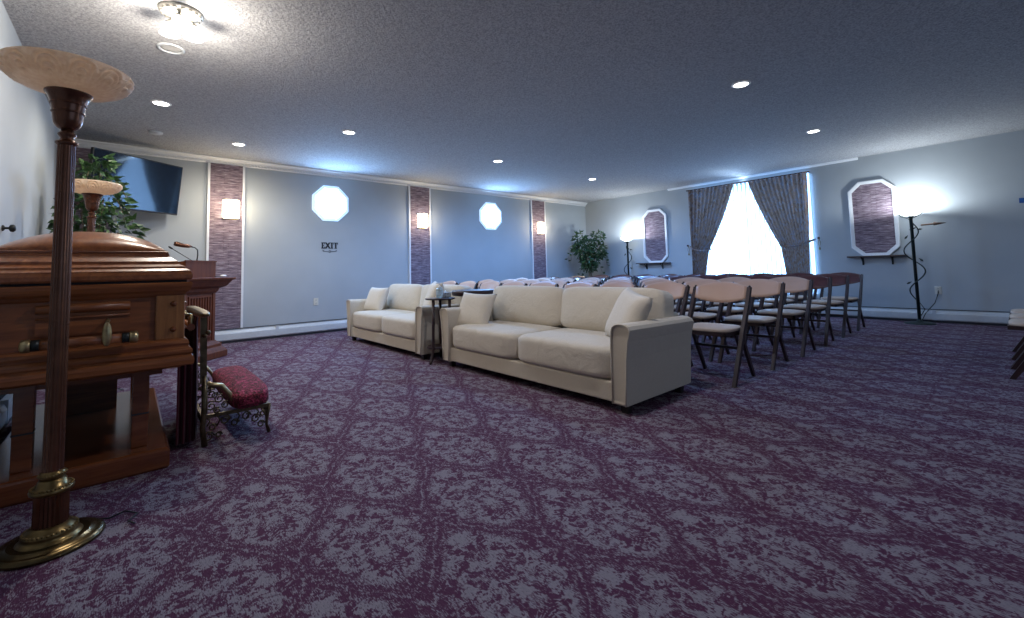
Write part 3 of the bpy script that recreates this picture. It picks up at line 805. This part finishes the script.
mb = MB().bar((.34, .06, .165), (.34, .86, .165), .02, .016, (0, 0, 1)).bar((.0, .06, .165), (.0, .86, .165), .02, .016, (0, 0, 1))
mb.build('long_rail', M['castmetal'], kn)
la = MB(); lb = MB()
for k in range(12):
    cy = .10 + k * .066
    la.tube([(.338, cy + .026 * (1 - t * .06) * math.cos(t * .9), .13 + .026 * (1 - t * .06) * math.sin(t * .9)) for t in range(9)], .0045, 6)
    lb.tube([(.002, cy + .026 * (1 - t * .06) * math.cos(t * .9), .13 + .026 * (1 - t * .06) * math.sin(t * .9)) for t in range(9)], .0045, 6)
la.build('scroll_lattice', M['castmetal'], kn); lb.build('scroll_lattice', M['castmetal'], kn)
MB().cushion((.0, .46, .752), (.030, .47, .016), 4, 8, .2, 2).build('armrest', M['castmetal'], kn)
vs = []; fs = []; N = 60
for z in (.735, .4, .03):
    for i in range(N + 1):
        t = i / N; vs.append((-.035 + .010 * math.sin(t * 60) + (.0 if z > .5 else .005), .10 + .72 * t, z))
for r in range(2):
    for i in range(N): a = r * (N + 1) + i; fs.append((a, a + 1, a + N + 2, a + N + 1))
mb = MB().add(vs, fs, True); vs = []; fs = []
for z in (.49, .3, .03):
    for i in range(17): t = i / 16; vs.append((-.035 - .085 * t, .105 + .012 * math.sin(t * 18), z))
for r in range(2):
    for i in range(16): a = r * 17 + i; fs.append((a, a + 1, a + 18, a + 17))
mb.add(vs, fs, True); mb.build('velvet_drape', M['drape'], kn, merge=False)

# ------------------------------------------------------------------ lectern
le = thing('lectern', 'carved wooden lectern with raised reading box and wide cornice top', 'lectern', (.475, 6.43, 0), math.radians(45))
def sq(h, z): return [(-h, -h, z), (h, -h, z), (h, h, z), (-h, h, z)]
def stack(lv): return MB().rings([sq(h, z) for h, z in lv], True, False)
stack([(.325, 0), (.33, .01), (.33, .075), (.318, .09), (.312, .10), (.285, .13), (.285, .16), (.262, .185), (.245, .20), (.24, .21)]).build('plinth', M['lectern'], le)
stack([(.225, .20), (.225, .80)]).build('body', M['lectern'], le)
for sx in (-1, 1):
    for sy in (-1, 1):
        MB().box(sx * .215 - .022, sx * .215 + .022, sy * .215 - .022, sy * .215 + .022, .205, .79).build('corner_pilaster', M['lectern'], le, .004)
for ang in range(4):
    mb = MB(); mb.T = Matrix.Rotation(ang * PI / 2, 4, 'Z')
    mb.box(-.175, .175, -.240, -.224, .25, .27).box(-.175, .175, -.240, -.224, .73, .75)
    for k in range(9): mb.box(-.172 + k * .041, -.157 + k * .041, -.236, -.224, .27, .73)
    mb.build('fluted_panel', M['lectern'], le)
stack([(.235, .775), (.245, .79), (.255, .80), (.265, .835), (.30, .85), (.32, .862), (.345, .905), (.365, .93), (.385, .938), (.39, .958), (.385, .965)]).build('cornice_top', M['lectern'], le)
mb = MB()
bx = .23
mb.add([(-bx, -.235, .962), (bx, -.235, .962), (bx, .17, .962), (-bx, .17, .962), (-bx, -.235, 1.160), (bx, -.235, 1.160), (bx, .17, 1.115), (-bx, .17, 1.115)], [(0, 1, 2, 3), (4, 7, 6, 5), (0, 4, 5, 1), (1, 5, 6, 2), (2, 6, 7, 3), (3, 7, 4, 0)])
mb.box(-bx - .008, bx + .008, -.243, -.225, 1.150, 1.167)
mb.build('reading_box', M['lectern'], le)
def at_l(x, y, z): 
    v = Matrix.Rotation(math.radians(45), 3, 'Z') @ Vector((x, y, 0)); return (.475 + v.x, 6.43 + v.y, z)
mi = thing('gooseneck_microphone', 'slim black gooseneck microphone leaning left on the lectern', 'microphone', at_l(.06, -.10, 1.147))
MB().lathe([(.022, 0), (.022, .008), (.012, .014)], seg=14).build('base', M['black'], mi)
MB().tube([(0, 0, .005), (-.06, .02, .05), (-.22, .05, .17)], .004, 8).build('gooseneck', M['black'], mi)
MB().tube([(-.21, .048, .162), (-.235, .053, .182), (-.25, .056, .192)], [.008, .012, .007], 10).build('mic_head', M['black'], mi)
mi = thing('reading_lamp', 'small dark gooseneck reading lamp bent over the lectern', 'desk lamp', at_l(.15, -.05, 1.142))
MB().lathe([(.025, 0), (.025, .010), (.010, .016)], seg=14).build('base', M['black'], mi)
MB().tube([(0, 0, .01), (.01, 0, .10), (.008, 0, .16), (-.02, 0, .19), (-.06, 0, .20)], .007, 8).build('gooseneck', M['black'], mi)
MB().tube([(-.045, 0, .20), (-.08, 0, .205), (-.13, 0, .21), (-.20, .01, .232), (-.225, .012, .235)], [.008, .020, .022, .030, .022], 12).build('lamp_head', M['bronze'], mi)
m_ = thing('computer_mouse', 'small white and black cordless device on the lectern top', 'device', at_l(.33, -.26, .968), .9)
MB().cushion((0, 0, .014), (.045, .025, .014), 2.6, 6).build('shell', M['white'], m_)
MB().tube([(-.045, 0, .008), (-.09, .01, .006), (-.11, .04, .006)], .004, 6).build('cable', M['black'], m_)

# ------------------------------------------------------------------ plants
def leafy(name, label, loc, blobs, n, leaf_len, mat, pot_r, pot_h, trunk_top, seedv, drop=.25, nsprig=10):
    random.seed(seedv)
    o = thing(name, label, 'potted tree', loc)
    MB().lathe([(pot_r * .75, 0), (pot_r * .9, pot_h * .4), (pot_r, pot_h), (pot_r * 1.05, pot_h), (pot_r * 1.05, pot_h - .02), (pot_r * .9, pot_h - .03), (.01, pot_h - .03)], seg=20, cap=False).build('pot', M['pot'], o)
    mb = MB()
    for k in range(3):
        a = k * 2.1
        mb.tube([(.02 * math.cos(a), .02 * math.sin(a), pot_h - .04), (.04 * math.cos(a + .6), .04 * math.sin(a + .6), trunk_top * .55), (.02 * math.cos(a + 1.5), .02 * math.sin(a + 1.5), trunk_top)], [.014, .012, .009], 7)
    for b in blobs:
        c = Vector(b[0]); mb.tube([(0, 0, trunk_top * .7), tuple(c * .5 + Vector((0, 0, trunk_top * .42))), tuple(c)], [.009, .006, .003], 6)
    tr = mb.build('trunk', M['bark'], o)
    mb = MB(); tw = MB()
    def leafat(p, d, L):
        d = d.normalized(); side = d.cross(Vector((random.uniform(-1, 1), random.uniform(-1, 1), random.uniform(-.2, 1)))).normalized(); nrm = side.cross(d)
        w = L * .24
        for q_ in (p, p + d * L * 1.05):
            if q_.x + loc[0] < -LW + .03 or q_.x + loc[0] > R - .03 or q_.y + loc[1] > D - .03: return
        a = p; b = p + d * L * .35 + side * w + nrm * w * .35; c = p + d * L * .35 - side * w + nrm * w * .35; e = p + d * L; m = p + d * L * .42 
        b2 = p + d * L * .7 + side * w * .6 + nrm * w * .1; c2 = p + d * L * .7 - side * w * .6 + nrm * w * .1
        mb.add([tuple(a), tuple(b), tuple(m), tuple(c), tuple(b2), tuple(e), tuple(c2)], [(0, 1, 2), (0, 2, 3), (1, 4, 2), (4, 5, 2), (2, 5, 6), (2, 6, 3)])
    tot = sum(b[1] ** 2 for b in blobs)
    for b in blobs:
        c, r, sz = Vector(b[0]), b[1], b[2]
        for _ in range(int(n * b[1] ** 2 / tot)):
            while True:
                q = Vector((random.uniform(-1, 1), random.uniform(-1, 1), random.uniform(-1, 1)))
                if .25 < q.length < 1: break
            p = c + Vector((q.x * r, q.y * r, q.z * r * sz))
            d = Vector((q.x + random.uniform(-.6, .6), q.y + random.uniform(-.6, .6), q.z * .5 - drop + random.uniform(-.5, .4)))
            leafat(p, d, leaf_len * random.uniform(.7, 1.25))
    for _ in range(nsprig):
        b = random.choice(blobs); c, r = Vector(b[0]), b[1]
        a = random.uniform(0, 2 * PI); d = Vector((math.cos(a), math.sin(a), random.uniform(-.2, .5)))
        pts = [c + d * r * (.5 + .25 * t) + Vector((0, 0, -.02 * t * t)) for t in range(5)]
        tw.tube([tuple(p) for p in pts], .0025, 5)
        for p in pts[1:]: 
            for s in range(2): leafat(p, d + Vector((random.uniform(-.8, .8), random.uniform(-.8, .8), random.uniform(-.5, .5))), leaf_len)
    tw.build('twigs', M['bark'], o, merge=False)
    mb.build('foliage', mat, o, merge=False)
    return o
leafy('potted_tree', 'tall leafy green artificial tree behind the casket, in front of the television', (-.27, 6.0, 0),
      [((-.02, 0, 2.02), .19, .9), ((.05, .02, 1.80), .20, .8), ((-.12, .05, 1.65), .22, 1.0), ((.12, 0, 1.45), .23, .9), ((-.12, -.02, 1.38), .21, 1.0), ((.02, 0, 1.2), .26, .9), ((.02, 0, 2.15), .11, .8)],
      950, .085, M['leaf'], .17, .30, 1.3, 5, nsprig=18)
leafy('potted_tree', 'bushy green artificial tree in the far corner beside the floor lamp', (8.72, 6.98, 0),
      [((-.20, .12, 1.70), .17, .95), ((.20, -.12, 1.74), .16, .9), ((-.15, .08, 1.45), .26, .9), ((.16, -.06, 1.42), .26, .9), ((0, 0, 1.18), .24, .9), ((0, 0, 1.0), .18, .8), ((-.25, .14, 1.45), .13, 1), ((.26, -.12, 1.32), .13, .9)],
      1500, .085, M['leaf2'], .17, .30, 1.25, 9)

# ------------------------------------------------------------------ slim torchieres of the right wall
def slim_lamp(label, loc, h, rz, energy, vine):
    o = thing('floor_lamp', label, 'floor lamp', loc, rz)
    MB().lathe([(.18, 0), (.18, .012), (.15, .022), (.05, .03), (.03, .05), (.02, .07)], seg=32).build('base', M['green_black'], o)
    MB().lathe([(.021, .05), (.021, h - .10), (.026, h - .095), (.045, h - .075), (.05, h - .07)], seg=16).build('pole', M['green_black'], o)
    MB().lathe([(.03, h - .075), (.09, h - .055), (.135, h - .02), (.155, h + .015), (.150, h + .015), (.12, h - .02), (.05, h - .055)], seg=28, cap=False).build('glass_bowl', M['torchlit'], o)
    mb = MB()
    n = 60; pts = []
    for i in range(n):
        t = i / (n - 1); z = .35 + t * (h - .50)
        amp = .115 * math.sin(PI * min(1, t * 1.0 + .02)) ** .4
        ph = t * 2 * PI * 1.9 + vine
        pts.append((.03 * math.cos(ph), amp * math.sin(ph), z))
    mb.tube(pts, .009, 6)
    mb.tube([pts[-1], (0, .03, h - .11), (0, .11, h - .07), (0, .16, h - .0), (0, .14, h + .02)], .006, 6)
    mb.tube([(0, 0, h - .12), (0, -.10, h - .06), (0, -.17, h + .02)], .006, 6)
    mb.tube([(0, 0, .35), (0, -.07, .22), (0, -.02, .12)], .006, 6)
    mb.build('vine_scroll', M['green_black'], o)
    mb = MB()
    for (y, z, ang, L) in [(-.05, h - .25, -.4, .09), (.09, h - .42, 2.2, .07), (-.10, h * .55, .8, .07), (.11, h * .35, 2.6, .07), (-.12, h - .28, 0, .07)]:
        dy, dz = math.cos(ang), math.sin(ang)
        mb.tube([(0, y, z), (0, y + dy * L * .4, z + dz * L * .4), (0, y + dy * L, z + dz * L)], [.004, .016, .002], 6)
    mb.build('metal_leaf', M['green_black'], o)
    point('torchiere_bulb', (loc[0], loc[1], h + .02), energy * 1.5, (.86, .94, 1.0), .04)
    return o
s1 = slim_lamp('black metal floor lamp with vine scrolls beside the right stone panel and outlet', (9.12, 1.06, 0), 1.71, 0, 30, .4)
s2 = slim_lamp('black metal floor lamp with vine scrolls between corner tree and stone panel', (9.12, 6.14, 0), 1.66, 0, 26, 2.4)
MB().tube([(0, -.10, 1.49), (0, -.11, 1.49), (0, -.24, 1.495), (0, -.25, 1.495), (0, -.38, 1.50)], [.002, .013, .013, .026, .002], 8).build('copper_leaf', M['leafmetal'], s1)
MB().tube([(.02, -.02, .04), (.12, -.06, .15), (.24, -.16, .30), (.318, -.20, .45), (.33, -.20, .49)], .006, 6).build('power_cord', M['black'], s1)

# ------------------------------------------------------------------ sofas
def sofa(name, label, loc, W, rz=0, n_back=2, cat='sofa'):
    # local: front at x=0 facing -x, y from 0 to W
    o = thing(name, label, cat, loc, rz)
    dp = .86; aw = .13
    MB().box(.015, dp - .02, aw * .6, W - aw * .6, .065, .200).build('base_frame', M['sofa'], o, .012)
    for s in (0, 1):
        # arm profile in (y,z), y outward positive
        def py(y): return y if s == 0 else W - y
        outer = [(.020, .060), (.012, .20), (.004, .36), (-.012, .48), (-.026, .53), (-.030, .555), (-.018, .578), (.01, .590), (.05, .592), (.085, .585), (.105, .570), (.115, .55), (.120, .50), (.125, .30), (.125, .060)]
        rs = []
        for x, k in ((0.004, .90), (-.004, .955), (.004, 1.0), (.40, 1.0), (dp - .03, 1.0), (dp - .005, .97)):
            cyy, cz = .05, .32
            rs.append([(x if k > .91 else .0, py(cyy + (a - cyy) * k), cz + (b - cz) * (k if k < 1 else 1)) for a, b in outer])
        # slightly sloping top toward the back
        rs = [[(p[0], p[1], p[2] - .015 * (p[0] / dp) * (1 if p[2] > .4 else 0)) for p in r] for r in rs]
        a = MB().rings(rs, True, False).build('arm', M['sofa'], o, .006)
        # piping round the arm front
        pp = [(-.008, py(.05 + (u - .05) * .97), .32 + (v - .32) * .985) for u, v in outer]
        MB().tube(pp, .006, 6).build('piping', M['sofa'], a)
    MB().rings([[(x, y, z) for x, z in ((dp - .20, .065), (dp - .02, .065), (dp + .0, .60), (dp - .08, .60), (dp - .13, .55))] for y in (aw * .7, W - aw * .7)], True, False).build('back_frame', M['sofa'], o, .02)
    sw = (W - 2 * aw) / 2
    for k in range(2):
        MB().cushion((.335, aw + sw * (k + .5), .313), (.345, sw / 2 + .002, .115), 9, 14, .06, 2).build('seat_cushion', M['sofa_cush'], o)
    bw = (W - 2 * aw + .10) / n_back
    for k in range(n_back):
        mb = MB(); mb.T = Matrix.Translation((.675, aw - .05 + bw * (k + .5), .598)) @ Matrix.Rotation(.16, 4, 'Y')
        mb.cushion((0, 0, 0), (.105, bw / 2 + .008, .195), 7, 14, .40, 0); mb.build('back_cushion', M['sofa_cush'], o)
    for x in (.07, dp - .1):
        for y in (.07, W - .07): MB().rings([[(x + u * k, y + v * k, z) for u, v in ((-1, -1), (1, -1), (1, 1), (-1, 1))] for k, z in ((.022, 0), (.030, .07))], True, False).build('foot', M['sofafoot'], o)
    return o
big = sofa('sofa', 'large cream three-seat sofa in front of the chair rows', (2.47, 1.70, 0), 2.22)
lov = sofa('loveseat', 'smaller cream loveseat nearer the back wall', (2.45, 4.31, 0), 2.15, 0, cat='loveseat')

def throw(label, c, w, yaw, lean, roll=0, t=.16):
    # pillow whose face normal points to -x rotated by yaw about z, leaning back
    Mx = Matrix.Rotation(yaw, 3, 'Z') @ Matrix.Rotation(lean, 3, 'Y') @ Matrix(((0, 0, -1), (1, 0, 0), (0, 1, 0))) @ Matrix.Rotation(roll, 3, 'Z')
    o = MB().pillow((0, 0, 0), w, w, t, Mx).build('throw_pillow', M['pillow']); o.location = c
    return tag(o, label, 'pillow')
throw('square cream throw pillow at the left end of the large sofa', (2.74, 3.72, .548), .42, .38, .52, .04)
throw('square cream throw pillow tilted against the right arm of the large sofa', (2.84, 1.94, .590), .42, -.50, .45, .16)
throw('square cream throw pillow at the left end of the loveseat', (2.78, 6.21, .575), .40, .25, .42, 0)
throw('square cream throw pillow at the right end of the loveseat, nearest the small table', (2.88, 4.78, .635), .44, -.35, .35, .02)

# ------------------------------------------------------------------ tables between the sofas
tb = thing('side_table', 'small three-legged dark side table between loveseat and large sofa', 'side table', (2.585, 4.14, 0))
MB().lathe([(.15, .664), (.165, .670), (.165, .677), (.160, .682)], seg=24).build('tabletop', M['table'], tb)
for a in (PI * 1.14, PI * .325, -PI * .42):
    c, s = math.cos(a), math.sin(a)
    MB().tube([(.135 * c, .135 * s, .665), (.14 * c, .14 * s, .4), (.15 * c, .15 * s, .14), (.185 * c, .185 * s, .03), (.205 * c, .205 * s, .008)], [.017, .016, .016, .017, .012], 8).build('leg', M['table'], tb)
MB().rings([[(.148 * math.cos(PI * k / 12), .148 * math.sin(PI * k / 12), z) for k in range(24)] for z in (.15, .165)], True, False).build('lower_shelf', M['table'], tb)
tr = thing('round_table', 'round dark pedestal table with thick top behind the small side table', 'table', (3.03, 4.13, 0))
MB().lathe([(.18, .680), (.24, .688), (.250, .705), (.255, .728), (.250, .742), (.242, .746)], seg=36).build('tabletop', M['table'], tr)
MB().lathe([(.05, .685), (.03, .65), (.022, .55), (.035, .45), (.045, .38), (.03, .30), (.028, .18), (.04, .14)], seg=20).build('pedestal', M['table'], tr)
for k in range(3):
    a = k * 2 * PI / 3 + .5; c, s = math.cos(a), math.sin(a)
    MB().tube([(.02 * c, .02 * s, .18), (.10 * c, .10 * s, .13), (.17 * c, .17 * s, .04), (.21 * c, .21 * s, .012)], [.02, .018, .014, .012], 8).build('leg', M['table'], tr)
o = thing('pump_bottle', 'clear pump bottle with a white dispenser on the small side table', 'bottle', (2.56, 4.11, .682))
def clearish():
    t = NT('clear_gel'); t.b.inputs['Transmission Weight'].default_value = .6
    return t.set((.55, .72, .82), .15)
M['gel'] = clearish()
MB().lathe([(.034, 0), (.036, .01), (.036, .09), (.030, .105), (.014, .115)], seg=20).build('bottle_body', M['gel'], o)
MB().lathe([(.015, .112), (.015, .128), (.005, .130), (.005, .150), (.010, .152), (.010, .162)], seg=12).box(-.045, .005, -.006, .006, .152, .162).build('pump', M['white'], o)
MB().lathe([(.0368, .03), (.0368, .08)], seg=20, cap=False).build('label_band', M['octframe2'], o)
o = thing('tissue_box', 'pale patterned tissue box on the small side table beside the pump bottle', 'tissue box', (2.665, 4.155, .682), .5)
MB().box(-.055, .055, -.04, .04, 0, .055).build('carton', simple('patterned_carton', (.35, .36, .36), .6, var=.5, scale=60), o, .003)
MB().add([(-.03, 0, .054), (.03, 0, .054), (.02, .015, .075), (-.015, -.01, .078), (0, .02, .07)], [(0, 1, 4), (1, 2, 4), (4, 2, 3), (0, 4, 3)], True).build('tissue', M['white'], o)

# ------------------------------------------------------------------ folding chairs
def make_chair(padded):
    o = thing('folding_chair', 'x', 'folding chair')
    wd = .235
    wood_ = M['chairwood']
    # local: front foot at x=0, faces -x
    for s in (-1, 1):
        y = s * wd
        mb = MB()
        pts = [(0.0, 0), (.13, .22), (.262, .44), (.36, .60), (.445, .765)]
        rs = []
        for i, (x, z) in enumerate(pts):
            wv = (.018, .025, .029, .026, .019)[i]
            rs.append([(x - wv, y - .014, z), (x + wv, y - .014, z), (x + wv, y + .014, z), (x - wv, y + .014, z)])
        mb.rings(rs, True, False); mb.sphere((.445, y, .765), .0175, 10, 6, (1, .63, 1)); mb.build('back_post', wood_, o)
        mb = MB(); y2 = s * (wd - .027); rs = []
        for x, z, wv in ((.49, 0, .017), (.375, .20, .021), (.262, .40, .020)):
            rs.append([(x - wv, y2 - .011, z), (x + wv, y2 - .011, z), (x + wv, y2 + .011, z), (x - wv, y2 + .011, z)])
        mb.rings(rs, True, False).build('leg', wood_, o)
    MB().bar((.335, -wd + .03, .25), (.335, wd - .03, .25), .022, .016, (0, 0, 1)).build('stretcher', wood_, o)
    mb = MB().box(.0, .37, -wd + .045, -wd + .065, .385, .415).box(.0, .37, wd - .065, wd - .045, .385, .415).box(0, .02, -wd + .045, wd - .045, .385, .415).box(.35, .37, -wd + .045, wd - .045, .385, .415)
    mb.build('seat_frame', wood_, o)
    MB().cushion((.195, 0, .428), (.190, wd - .030, .020), 4.5, 8, .35, 2).build('seat', M['seatvinyl'], o)
    # curved backrest
    NB = 12
    def back(t, thick, z0, z1, bow, name, mat, hw, rise):
        rf = []; NZ = 6
        vs = []; fs = []
        for side in (0, 1):
            for i in range(NB + 1):
                u = i / NB * 2 - 1
                for j in range(NZ + 1):
                    v = j / NZ; e = (1 - abs(v * 2 - 1) ** 3)
                    top = z1 + rise * (1 - u * u); bot = z0 - rise * 1.0 * (1 - u * u)
                    z = bot + (top - bot) * v
                    x = .395 + (z - .68) * .5 + bow * (1 - u * u) + t + (-1 if side == 0 else 1) * thick * (.35 + .65 * e * (1 - abs(u) ** 6))
                    vs.append((x, u * hw, z))
        n1 = (NB + 1) * (NZ + 1)
        for side in (0, 1):
            for i in range(NB):
                for j in range(NZ):
                    a = side * n1 + i * (NZ + 1) + j; q = (a, a + NZ + 1, a + NZ + 2, a + 1); fs.append(q)
        for i in range(NB):
            for j in (0, NZ): a = i * (NZ + 1) + j; fs.append((a, a + NZ + 1, a + NZ + 1 + n1, a + n1))
        for j in range(NZ):
            for i in (0, NB): a = i * (NZ + 1) + j; fs.append((a, a + 1, a + 1 + n1, a + n1))
        MB().add(vs, fs, True).build(name, mat, o)
    if padded:
        back(.018, .006, .672, .765, .045, 'backrest_board', M['chairback'], wd - .012, .038)
        back(-.006, .020, .668, .768, .045, 'backrest', M['vinyl'], wd - .014, .042)
    else:
        back(.010, .009, .662, .768, .045, 'backrest', M['chairback'], wd - .010, .036)
    return o
padded = make_chair(True); plain = make_chair(False)
ordn = ['first', 'second', 'third', 'fourth', 'fifth', 'sixth', 'seventh', 'eighth', 'ninth']
used = {id(padded): False, id(plain): False}
def place(src, loc, rz, label, group):
    if not used[id(src)]:
        used[id(src)] = True; src.location = loc; src.rotation_euler = (0, 0, rz); src['label'] = label; src['group'] = group; return src
    return dup(src, loc, rz, label, group)
random.seed(11)
for row in range(6):
    for k in range(9):
        p = row < 3
        src = padded if p else plain
        lab = ('folding chair with tan padded back, ' if p else 'folding chair with dark back, ') + '%s row, %s from the open carpet' % (ordn[row], ordn[k])
        place(src, (3.635 + .82 * row + random.uniform(-.015, .015), 1.765 + .56 * k + random.uniform(-.01, .01), 0), random.uniform(-.025, .025), lab, 'folding chairs in rows behind the sofas')
for k in range(3):
    place(plain, (5.60 + .545 * k, .11, 0), -PI / 2, 'folding chair with cream seat at the right edge facing the rows, %s from the front' % ordn[k], 'folding chairs along the right edge')

# low wooden plinth corner, left foreground
o = tag(MB().rings([[(x, y, z) for x, y in ((-.62, 1.6), (-.28 - k, 1.6), (-.28 - k, 2.055 - k), (-.62, 2.055 - k))] for k, z in ((0, 0), (0, .03), (.01, .04))], True, False).build('wooden_plinth', M['oak']), 'corner of a low wooden plinth at the foot of the foreground lamp', 'plinth')

# ------------------------------------------------------------------ lights and world
w = bpy.data.worlds.new('world'); bpy.context.scene.world = w; w.use_nodes = True
bg = w.node_tree.nodes['Background']; bg.inputs[0].default_value = (.66, .76, 1.0, 1); bg.inputs[1].default_value = .6

def area(name, loc, target, sx, sy, e, col):
    l = bpy.data.lights.new(name, 'AREA'); l.shape = 'RECTANGLE'; l.size = sx; l.size_y = sy; l.energy = e; l.color = col
    o = bpy.data.objects.new(name, l); COL.objects.link(o); o.location = loc
    o.rotation_euler = (Vector(target) - Vector(loc)).to_track_quat('-Z', 'Y').to_euler(); return o

area('window_top_daylight', (R - .20, 3.56, 2.60), (R - .45, 3.56, 3.6), .10, 2.0, 4, (.55, .76, 1.0))  # added uplight above the curtain rod, brightens the ceiling over the window
# ------------------------------------------------------------------ camera
cam = bpy.data.cameras.new('camera'); co = bpy.data.objects.new('camera', cam); COL.objects.link(co)
FPX, PCX, PCY = 439.6, 505.3, 240.3
cam.sensor_fit = 'HORIZONTAL'; cam.sensor_width = 36; cam.lens = FPX / 1024 * 36
cam.shift_x = (512 - PCX) / 1024; cam.shift_y = (PCY - 309) / 1024
cam.clip_start = .02
yaw, pitch, roll = .7075, .0675, -.025
f = Vector((math.sin(yaw) * math.cos(pitch), math.cos(yaw) * math.cos(pitch), math.sin(pitch)))
r = Vector((math.cos(yaw), -math.sin(yaw), 0)); u = r.cross(f)
c_, s_ = math.cos(roll), math.sin(roll)
r, u = c_ * r + s_ * u, -s_ * r + c_ * u
m = Matrix((r, u, -f)).transposed().to_4x4(); m.translation = Vector((0, 0, .966)); co.matrix_world = m
sc = bpy.context.scene; sc.camera = co
sc.view_settings.view_transform = 'Standard'; sc.view_settings.look = 'None'; sc.view_settings.exposure = 0
sc.cycles.max_bounces = 8; sc.cycles.sample_clamp_indirect = 6
